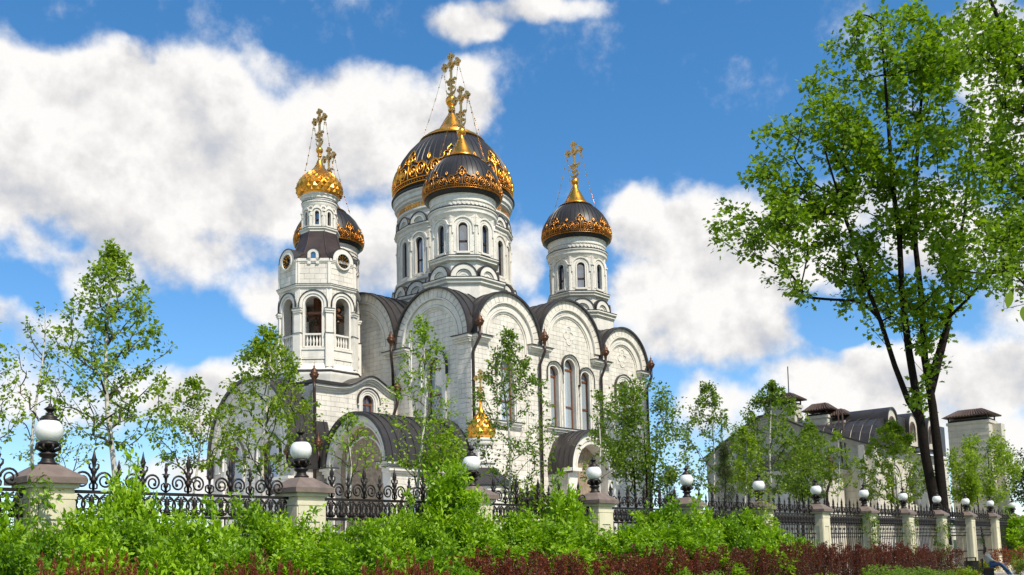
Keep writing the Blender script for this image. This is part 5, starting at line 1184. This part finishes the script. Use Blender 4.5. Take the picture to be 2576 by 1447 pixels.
def pine(label, x, D, topy, hw):
    b = ground_at(x, D); H = place(x, topy, D).z; t = tree_thing('pine_tree', label, b); w = hw*D/F_PX
    path = [np.array([0, 0, H*i/8]) for i in range(9)]; tg = []
    for k in range(70):
        h = rng.random()**.8; a = rng.random()*6.28; rr = w*(1-h)**.8*(.6+.4*rng.random()); tg.append([rr*math.cos(a), rr*math.sin(a), .5+h*(H-.5)])
    tubes, tw = skeleton([(path, [.05*(1-i/9) for i in range(9)])], np.array(tg), bias=.15, minr=.006, nseg=3)
    wood('trunk', tubes[:1], 'bark', t); wood('branches', tubes[1:], 'bark', t, 4); P_, D_ = twig_points(tw, 110, .05, .1); c = obj('crown', leaves('crown', P_, D_, .13, 'needle', 'leaf_pine', -.2), None, t); c['kind'] = 'stuff'
pine('young pine with brownish-green needles behind the lamp before the house', 1832, 33.5, 1115, 50)
pine('young pine beside the small birch right of the portal', 1690, 33, 1180, 45)

# --- the great maple right, three stems
def maple():
    D = 50.; b = ground_at(2362, D); t = tree_thing('maple_tree', 'tall maple with three dark stems and wide sunlit crown', b)
    def path(pts): 
        out = []
        for (x, y, dd) in pts: p = place(x, y, D+dd)-b; out.append(np.array(p))
        return out
    A_ = path([(2360, 1372, 0), (2352, 1270, 0), (2328, 1150, -.2), (2310, 1030, -.3), (2285, 880, -.4), (2268, 740, -.6), (2262, 600, -.8), (2245, 470, -1), (2235, 330, -1.2), (2225, 190, -1.2), (2215, 60, -1.)])
    B_ = path([(2378, 1372, 0), (2371, 1270, 0), (2360, 1150, .2), (2345, 1020, .3), (2325, 900, .4), (2318, 760, .6), (2302, 620, .9), (2300, 480, 1.), (2310, 340, 1.3), (2320, 210, 1.5), (2335, 90, 1.6)])
    C_ = path([(2312, 1050, -.3), (2285, 1010, -.3), (2250, 920, -.6), (2215, 810, -1.), (2172, 700, -1.2), (2140, 590, -1.6), (2105, 480, -2), (2075, 380, -2.2)])
    E_ = path([(2340, 1000, .3), (2385, 820, 1.2), (2400, 680, 2.), (2425, 540, 2.6), (2440, 400, 3.), (2450, 280, 3.)])
    G_ = path([(2335, 960, .3), (2385, 800, -.8), (2440, 745, -1.6), (2480, 700, -2.2), (2530, 665, -2.8)])
    ra = lambda p, r0, r1: [r0+(r1-r0)*(i/(len(p)-1))**.75 for i in range(len(p))]
    trs = [(A_, ra(A_, .33, .05)), (B_, ra(B_, .33, .05)), (C_, ra(C_, .20, .045)), (E_, ra(E_, .17, .04)), (G_, ra(G_, .13, .03))]
    tg = []
    for (x, y, rx, ry, n) in ((2240, 260, 230, 230, 230), (2280, 110, 150, 110, 120), (2060, 400, 190, 150, 170), (2150, 560, 230, 160, 150), (2360, 380, 180, 240, 150), (1945, 545, 165, 115, 95), (2300, 660, 190, 140, 110), (2050, 670, 140, 80, 34), (2210, 770, 120, 60, 26), (2450, 560, 110, 150, 34), (2370, 820, 80, 120, 34), (2310, 960, 50, 90, 12), (2480, 700, 80, 40, 12)):
        for _ in range(n):
            while True:
                u_, v_ = rng.uniform(-1, 1, 2)
                if u_*u_+v_*v_ < 1: break
            dd = rng.normal(0, 2.4)*math.sqrt(max(.1, 1-.7*(u_*u_+v_*v_))); p = place(x+u_*rx, y+v_*ry, D+dd)-b
            if mnoise.noise(Vector(p)*.42+Vector((3, 1, 2))) < -.10: continue
            tg.append(np.array(p))
    tubes, tw = skeleton(trs, np.array(tg), bias=.66, sag=.03, minr=.012, nseg=5, pw=2.1, zpen=1.3)
    for k in range(5): wood('stem', tubes[k:k+1], 'bark', t, 10)
    wood('branches', tubes[5:], 'bark', t, 5)
    P_, D_ = twig_points(tw, 33, .23, .58); c = obj('crown', leaves('crown', P_, D_, .225, 'maple', 'leaf_maple', .35, .3, .45), None, t); c['kind'] = 'stuff'
maple()
def side_maple():
    D = 42.; b = ground_at(2690, D); t = tree_thing('maple_tree', 'maple at the edge whose thinner branches reach in over the great crown', b)
    path = lambda pts: [np.array(place(x, y, D+dd)-b) for (x, y, dd) in pts]
    A_ = path([(2690, 1375, 0), (2685, 1000, 0), (2680, 700, 0), (2660, 450, 0), (2600, 250, -.3), (2540, 120, -.6), (2490, 0, -.8), (2470, -60, -.8)])
    B_ = path([(2680, 700, 0), (2620, 560, .5), (2560, 480, .8), (2500, 440, 1.)]); C_ = path([(2683, 900, 0), (2630, 740, .5), (2560, 680, .8), (2480, 690, 1.), (2410, 680, 1.2)])
    ra = lambda p, r0, r1: [r0+(r1-r0)*(i/(len(p)-1)) for i in range(len(p))]
    tg = []
    for (x, y, rx, ry, n) in ((2500, 90, 120, 100, 80), (2570, 200, 90, 120, 70), (2530, 400, 90, 120, 80), (2540, 590, 100, 90, 80), (2460, 150, 60, 60, 10), (2650, 350, 90, 300, 60), (2520, 690, 70, 30, 12)):
        for _ in range(n):
            u_, v_ = rng.normal(0, .5, 2); tg.append(np.array(place(x+u_*rx, y+v_*ry, D+rng.normal(0, 1.5))-b))
    tubes, tw = skeleton([(A_, ra(A_, .35, .03)), (B_, ra(B_, .12, .03)), (C_, ra(C_, .10, .02))], np.array(tg), bias=.4, minr=.011, nseg=5)
    for k in range(3): wood('stem', tubes[k:k+1], 'bark', t, 9)
    wood('branches', tubes[3:], 'bark', t, 5); P_, D_ = twig_points(tw, 24, .22, .45); c = obj('crown', leaves('crown', P_, D_, .19, 'maple', 'leaf_maple', .35, .3, .45), None, t); c['kind'] = 'stuff'
side_maple()
def sapling():
    D = 9.; b = ground_at(2640, D); t = thing('sapling', 'near twig with single large green leaves hanging in at the edge', 'sapling', b)
    p = lambda x, y: np.array(place(x, y, D)-b); st = [p(2640, 1379), p(2650, 1100), p(2640, 850), p(2610, 730), p(2580, 725), p(2545, 728)]; wood('stem', [(st, [.03, .025, .018, .012, .008, .004])], 'twig', t)
    for (x, y, dx, dy, L_) in ((2543, 732, -.25, -1, 48), (2573, 770, .1, -1, 46), (2578, 722, .3, -.9, 40)):
        lf = MB(); q = Vector(p(x, y)); dv = Vector((dx, .1, dy)).normalized(); s = L_*D/F_PX; xv = Vector((1, .25, dx)).normalized()
        n = 8; P_ = []
        for i in range(n+1):
            u_ = i/n; w = .27*math.sin(PI*u_**.8)*s; c = q+dv*s*u_; P_ += [c-xv*w+Vector((0, .15*w, 0)), c, c+xv*w+Vector((0, .15*w, 0))]
        lf.add(P_, [(i*3+j, i*3+j+1, i*3+4+j, i*3+3+j) for i in range(n) for j in range(2)]); obj('leaf', lf, 'leaf_birch', t, smooth=True)
sapling()

# --- green shrubs in front of the fence: a few kinds, each shrub a thing of its own
SHR = []
def shrub_kind(seed, m, nb, per, leaf, hw, H, kind='oval', upright=.55):
    t = thing('green_shrub', '', 'shrub'); tr = []
    for s in range(6):
        a = s*PI/3+seed; k = 5; tr.append(([np.array([hw*.45*(i/k)**1.2*math.cos(a), hw*.45*(i/k)**1.2*math.sin(a), H*.62*i/k]) for i in range(k+1)], [.016*(1-.7*i/k) for i in range(k+1)]))
    tg = hull_points(nb, (0, 0, H*.52), (hw, hw, H*.48), 'shrub', .75)
    for i in range(len(tg)):                            # shoots stand out above the mass
        tg[i][2] += max(0, rng.normal(0, .12))*H*.85
    tubes, tw = skeleton(tr, tg, bias=upright, minr=.0035, nseg=4)
    wood('stems', tubes, 'twig', t, 4); P_, D_ = twig_points(tw, per, .055, .25); D_[:, 2] += .25
    c = obj('foliage', leaves('foliage', P_, D_, leaf, kind, m, .25, .4, .5), None, t); c['kind'] = 'stuff'; SHR.append((t, hw, H)); return t
shrub_kind(.3, 'leaf_shrub', 330, 30, .118, 1.0, 2.4); shrub_kind(1.1, 'leaf_shrub_b', 340, 30, .106, 1.0, 2.4); shrub_kind(2.2, 'leaf_shrub', 340, 30, .10, .9, 2.5, upright=.7)
used = set()
def fenceD(x): return 45192/(3360-x)
ordn = lambda x, D: ORD[max(0, min(12, int(round((ground_at(x, D)-P0).dot(TD)/SPAN))))]
def put_shrub(kind, x, top_y, hw_px, back, label='bright green leafy shrub crowding against the fence', group='green shrubs along the fence', sink=0.):
    t0, hw, H = SHR[kind]; D = fenceD(x)-back; t = t0 if kind not in used else copy_tree(t0); used.add(kind)
    p = ground_at(x, D); h = place(x, top_y, D).z; s = 1.2*hw_px*D/F_PX/hw
    t.location = p; t.rotation_euler = (0, 0, random.random()*6.28); t.scale = (s, s, max(.25, h/H*.925)); tag(t, label+(' near the %s pillar' % ordn(x, D) if group else ''), 'shrub', group); return t
for i, (x, y, w, bk) in enumerate([(-10, 1325, 110, 1.6), (110, 1345, 100, 1.9), (225, 1300, 95, 1.3), (318, 1232, 85, 1.0), (330, 1325, 110, 2.2), (440, 1310, 95, 1.4), (540, 1330, 105, 2.1), (630, 1275, 80, 1.1), (705, 1320, 85, 1.7), (800, 1345, 90, 2.2), (880, 1335, 85, 1.4), (960, 1320, 80, 2.0), (1010, 1300, 60, 1.0), (1070, 1325, 80, 1.7), (1130, 1190, 88, .95), (1160, 1300, 85, 2.0), (1240, 1320, 75, 1.4), (1310, 1300, 80, 1.8), (1420, 1250, 72, 1.0), (1400, 1320, 95, 2.2), (1500, 1345, 80, 1.4), (1580, 1335, 80, 2.0), (1680, 1275, 80, 1.2), (1660, 1330, 85, 2.2), (1760, 1295, 65, 1.5), (1830, 1305, 60, 2.0), (1890, 1295, 55, 1.2), (1945, 1335, 50, 1.6), (2010, 1355, 45, 1.4)]):
    put_shrub(i % 3, x, y, w, bk)
for i, (x, y, w, bk) in enumerate([(30, 1385, 120, 3.6), (250, 1370, 110, 3.4), (420, 1380, 110, 3.9), (590, 1372, 110, 3.4), (760, 1380, 110, 3.9), (930, 1372, 100, 3.6), (1100, 1385, 100, 3.8), (1260, 1370, 100, 3.2), (1430, 1382, 90, 3.6), (1600, 1376, 90, 3.4), (1760, 1372, 80, 3.2), (1900, 1372, 70, 3.2)]):
    put_shrub((i+1) % 3, x, y, w, bk, 'lower green shrub between the red barberry and the tall shrubs', 'lower green shrubs')
def vine(i, h0, h1, n, m, label, face=-1):
    c = P0+STEP*i; t = thing('climbing_vine', label, 'vine', c, FANG); tg = []
    for _ in range(n):
        h = h0+(h1-h0)*rng.random(); u_ = rng.random(); w = .5*(1-.5*(h-h0)/(h1-h0))
        tg.append([-PW-.06-.22*rng.random(), -PW+(u_*2-1)*w+.1, h] if rng.random() < .55 else [-PW+(u_*1.3-.5)*w, -PW-.06-.22*rng.random(), h])
    tr = [([np.array([-PW-.12+dx, -PW-.12-dx*.5, h1*.9*k/6]) for k in range(7)], [.014-.0015*k for k in range(7)]) for dx in (-.1, 0, .12)]
    tubes, tw = skeleton(tr, np.array(tg), .3, minr=.003, nseg=3); wood('stems', tubes, 'twig', t, 4)
    P_, D_ = twig_points(tw, 15, .06, .2); c_ = obj('foliage', leaves('foliage', P_, D_, .09, 'oval', m, .5, .4), None, t); c_['kind'] = 'stuff'
vine(0, .3, 3.0, 75, 'leaf_shrub_b', 'leafy vine climbing up the first cream pillar'); vine(5, .3, 3.6, 70, 'leaf_birch', 'leafy shoots climbing over the cap of the sixth pillar')
vine(7, .3, 2.9, 60, 'leaf_birch_dark', 'dark vine hanging down the eighth pillar of the fence'); vine(8, .3, 2.7, 40, 'leaf_birch_dark', 'thin dark vine on the ninth pillar of the fence'); vine(9, .3, 2.6, 50, 'leaf_birch_dark', 'dark vine on the tenth pillar before the maple')
put_shrub(0, 2555, 1300, 60, 1.2, 'green bush against the last fence pillars', None)
# --- red barberry hedge, bush by bush
BAR = []
def barberry(seed, m):
    t = thing('barberry_bush', '', 'bush'); tr = []; H = 1.85
    for s in range(70):
        a = rng.random()*6.28; rr = .75*math.sqrt(rng.random()); x, y = rr*math.cos(a), rr*math.sin(a); h = H*(.72+.30*rng.random()-.12*rr); ln = rng.normal(0, .12, 2)
        tr.append(([np.array([x*.6+ln[0]*i/5, y*.6+ln[1]*i/5, 0.])*(1, 1, 0)+np.array([x*.4*i/5, y*.4*i/5, h*i/5]) for i in range(6)], [.009*(1-.8*i/5) for i in range(6)]))
    b = wood('stems', tr, 'twig', t, 4)
    P_, D_ = [], []
    for path, _ in tr:
        path = np.array(path); k = 190; f = (1-rng.random(k)**1.5*.8)*5*.999; i = f.astype(int); fr = (f-i)[:, None]; q = path[i]*(1-fr)+path[np.minimum(i+1, 5)]*fr; tap = (1-.75*(f/5)**2)[:, None]
        o = rng.normal(0, .06, (k, 3))*tap; P_.append(q+o); D_.append(o/.06*.6+np.array([0, 0, .7]))
    c = obj('foliage', leaves('foliage', np.concatenate(P_), np.concatenate(D_), .034, 'tiny', m, -.1, .4, .6), None, t); c['kind'] = 'stuff'; BAR.append(t)
barberry(0, 'leaf_red'); barberry(1, 'leaf_red_dark'); bu = set()
def put_bar(k, x, top_y, D, s=1.):
    t = BAR[k] if k not in bu else copy_tree(BAR[k]); bu.add(k); h = place(x, top_y-(8 if x < 1150 else 3), D).z/1.78; t.location = ground_at(x, D); t.scale = (s, s, h); t.rotation_euler = (0, 0, random.random()*6.28)
    tag(t, 'red-leaved barberry bush in the hedge facing the %s pillar of the fence' % ordn(x, D+3), 'bush', 'red barberry hedge bushes')
for (x, y, D) in ((120, 1418, 9.2), (200, 1408, 9.4), (285, 1405, 9.5), (340, 1425, 9.8), (575, 1425, 11), (650, 1402, 11.2), (720, 1422, 11.5), (960, 1415, 13), (1030, 1405, 13.4), (1090, 1420, 13.6)): put_bar(0, x, y, D, .48)
for i in range(20):
    x = 1215+i*60; D = fenceD(x)-4.0-(.3 if i % 2 else 0); put_bar(1 if i > 9 else i % 2, x+random.uniform(-8, 8), (1392 if i < 7 else 1380 if i < 11 else 1372)+random.uniform(-8, 8), D, .95+D*.012)
# low lime-green spirea at the very front
t0 = None
def lime(x, y, D, s):
    global t0
    if t0 is None:
        t0 = thing('spirea_bush', '', 'bush'); tg = hull_points(150, (0, 0, .55), (.6, .6, .5), 'ellipsoid', .7); tr = [([np.array([.03*math.cos(a), .03*math.sin(a), 0.]), np.array([.25*math.cos(a), .25*math.sin(a), .55])], [.008, .004]) for a in (0, 1.2, 2.4, 3.6, 4.8)]
        tubes, tw = skeleton(tr, tg, .5, minr=.0025, nseg=3); wood('stems', tubes, 'twig', t0, 4); P_, D_ = twig_points(tw, 26, .04, .2); c = obj('foliage', leaves('foliage', P_, D_, .05, 'oval', 'leaf_lime', 0, .4), None, t0); c['kind'] = 'stuff'; t = t0
    else: t = copy_tree(t0)
    h = place(x, y, D).z/1.1; t.location = ground_at(x, D); t.scale = (s, s, h); t.rotation_euler = (0, 0, random.random()*6); tag(t, 'pale lime-green low bush in front of the red hedge', 'bush', 'lime bushes before the red hedge')
for (x, y, D) in ((1530, 1430, 15), (1700, 1432, 17), (1780, 1428, 18), (2220, 1415, 26), (2290, 1422, 28), (2350, 1428, 28), (2060, 1438, 22)): lime(x, y, D, D*.055)
# ------------------------------------------------------------------ seated woman, bench, bin and flower bushes at the fence end
def person():
    D = 45.2; b = ground_at(2488, D); t = thing('person', 'seated person in pale jacket and blue jeans by the last pillars', 'person', b, R(-28))
    def skin(name, edges, m, par, sub=2):
        vs = []; es = []; rad = []
        for chain in edges:
            prev = None
            for (x, y, z, r_) in chain:
                key = (x, y, z)
                if key in [v[:3] for v in vs]: i = [v[:3] for v in vs].index(key)
                else: vs.append((x, y, z, r_)); i = len(vs)-1
                if prev is not None: es.append((prev, i))
                prev = i
        me = bpy.data.meshes.new(name); me.from_pydata([v[:3] for v in vs], es, []); o = bpy.data.objects.new(name, me); COL.objects.link(o)
        sm = o.modifiers.new('skin', 'SKIN'); sl_ = me.skin_vertices[0].data
        for i, v in enumerate(vs): sl_[i].radius = (v[3], v[3]); sl_[i].use_root = (i == 0)
        ss = o.modifiers.new('sub', 'SUBSURF'); ss.levels = sub; ss.render_levels = sub
        dg = bpy.context.evaluated_depsgraph_get(); dg.update(); m2 = bpy.data.meshes.new_from_object(o.evaluated_get(dg)); bpy.data.objects.remove(o)
        m2.materials.clear(); m2.materials.append(MATS[m]); m2.polygons.foreach_set('use_smooth', [True]*len(m2.polygons))
        return link(bpy.data.objects.new(name, m2), par)
    # faces right (+x), reclining a little; hips on the bench at z=.5
    hip, neck = (0, 0, .58), (-.16, 0, 1.12)
    skin('body', [[(0, 0, .58, .14), (-.06, 0, .75, .13), (-.12, 0, .95, .145), (-.155, 0, 1.08, .10), (-.15, 0, 1.17, .052), (-.12, 0, 1.27, .085), (-.105, 0, 1.36, .088), (-.12, 0, 1.43, .06)],
                  [(-.155, 0, 1.08, .10), (-.14, .18, 1.06, .058), (-.02, .24, .86, .045), (.16, .18, .74, .034), (.24, .14, .72, .03)], [(-.155, 0, 1.08, .10), (-.14, -.18, 1.06, .058), (-.02, -.24, .86, .045), (.16, -.18, .74, .034), (.24, -.14, .72, .03)]], 'skin', t)
    skin('jacket', [[(0, 0, .60, .17), (-.06, 0, .75, .16), (-.12, 0, .95, .17), (-.155, 0, 1.07, .12)], [(-.155, 0, 1.07, .12), (-.14, .19, 1.06, .075), (-.02, .245, .86, .06), (.13, .19, .755, .048)], [(-.155, 0, 1.07, .12), (-.14, -.19, 1.06, .075), (-.02, -.245, .86, .06), (.13, -.19, .755, .048)]], 'jacket', t)
    skin('jeans', [[(-.02, 0, .58, .16), (.06, .10, .57, .11), (.42, .12, .58, .078), (.62, .12, .28, .06), (.74, .12, .08, .05)], [(-.02, 0, .58, .16), (.06, -.10, .57, .11), (.46, -.12, .60, .078), (.70, -.12, .32, .06), (.84, -.12, .10, .05)]], 'jeans', t)
    for (x, y) in ((.74, .12), (.84, -.12)): skin('shoe', [[(x-.03, y, .06, .05), (x+.08, y, .05, .045), (x+.18, y, .04, .03)]], 'shoe', t)
    hr = skin('hair', [[(-.15, 0, 1.42, .10), (-.19, 0, 1.30, .10), (-.22, 0, 1.12, .085), (-.20, 0, .98, .05)]], 'hair', t)
    for s in (-1, 1):
        for k in range(5): skin('finger', [[(.24, s*.14+(k-2)*.014, .72, .011), (.28, s*.13+(k-2)*.016, .70, .010), (.30, s*.125+(k-2)*.016, .675, .008)]] if k else [[(.22, s*.10, .73, .012), (.25, s*.075, .71, .009)]], 'skin', t, 1)
    fc = MB(); fc.sphere((-.03, .03, 1.35), .011, 6, 5); fc.sphere((-.03, -.03, 1.35), .011, 6, 5); obj('eyes', fc, 'hair', t); ns = MB(); ns.add([(-.03, -.015, 1.31), (-.03, .015, 1.31), (.0, 0, 1.315), (-.03, 0, 1.36)], [(0, 1, 2), (0, 2, 3), (1, 3, 2)]); obj('nose', ns, 'skin', t)
    bn = thing('park_bench', 'low wooden bench under the seated person', 'bench', b, R(-28))
    for k in range(4): s = MB(); s.box((-.35+k*.12, -.5, .40), (-.25+k*.12, .5, .44)); obj('slat', s, 'wood', bn)
    for y in (-.42, .42): s = MB(); s.box((-.32, y-.04, 0), (.12, y+.04, .398)); obj('leg', s, 'iron', bn)
    for k in range(2): s = MB(); s.box((-.42, -.5, .55+k*.17), (-.38, .5, .67+k*.17)); obj('backrest_slat', s, 'wood', bn)
    for y in (-.42, .42): s = MB(); s.box((-.375, y-.03, .35), (-.33, y+.03, .86)); obj('backrest_post', s, 'iron', bn)
    c = ground_at(2440, 44.5); bi = thing('litter_bin', 'dark square litter bin beside the bench', 'bin', c, .5); s = MB(); s.lathe([(.26, .08), (.32, .75), (.34, .78), (.30, .78), (.25, .12)], 16, cap=False); obj('bucket', s, 'iron', bi); s = MB(); s.box((-.35, -.03, 0), (-.31, .03, .95)); s.box((.31, -.03, 0), (.35, .03, .95)); s.box((-.35, -.03, .9), (.35, .03, .95)); obj('stand', s, 'iron', bi)
person()
def flower(x, y, D, m, label, s):
    t = thing('flowering_bush', label, 'bush'); h = place(x, y, D).z; t.location = ground_at(x, D)
    tg = hull_points(110, (0, 0, h*.55), (s, s, h*.45), 'ellipsoid', .7); tr = [([np.array([.05*math.cos(a), .05*math.sin(a), 0.]), np.array([.3*s*math.cos(a), .3*s*math.sin(a), h*.5])], [.012, .006]) for a in (0, 1.2, 2.4, 3.6, 4.8)]
    tubes, tw = skeleton(tr, tg, .5, minr=.004, nseg=3); wood('stems', tubes, 'twig', t, 4); P_, D_ = twig_points(tw, 20, .07, .2); c = obj('foliage', leaves('foliage', P_, D_, .09, 'oval', m, 0, .4), None, t); c['kind'] = 'stuff'
    k = max(4, len(P_)//14); sel = P_[rng.choice(len(P_), k, False)]; c = obj('blossoms', leaves('blossoms', sel, np.tile((0, 0, 1.), (k, 1)), .10, 'oval', 'leaf_flower', 0, .3), None, t); c['kind'] = 'stuff'
flower(2548, 1378, 47.5, 'leaf_red', 'reddish flowering bush behind the seated person', 1.3)
flower(2470, 1412, 47.6, 'leaf_lime', 'yellowish bush at a pillar foot behind the bench', .5)
flower(2590, 1405, 44.5, 'leaf_lime', 'yellow-green bush next to the reddish flowering one', .9)
flower(2415, 1432, 41.5, 'leaf_birch', 'low green clump before the litter bin', .6)
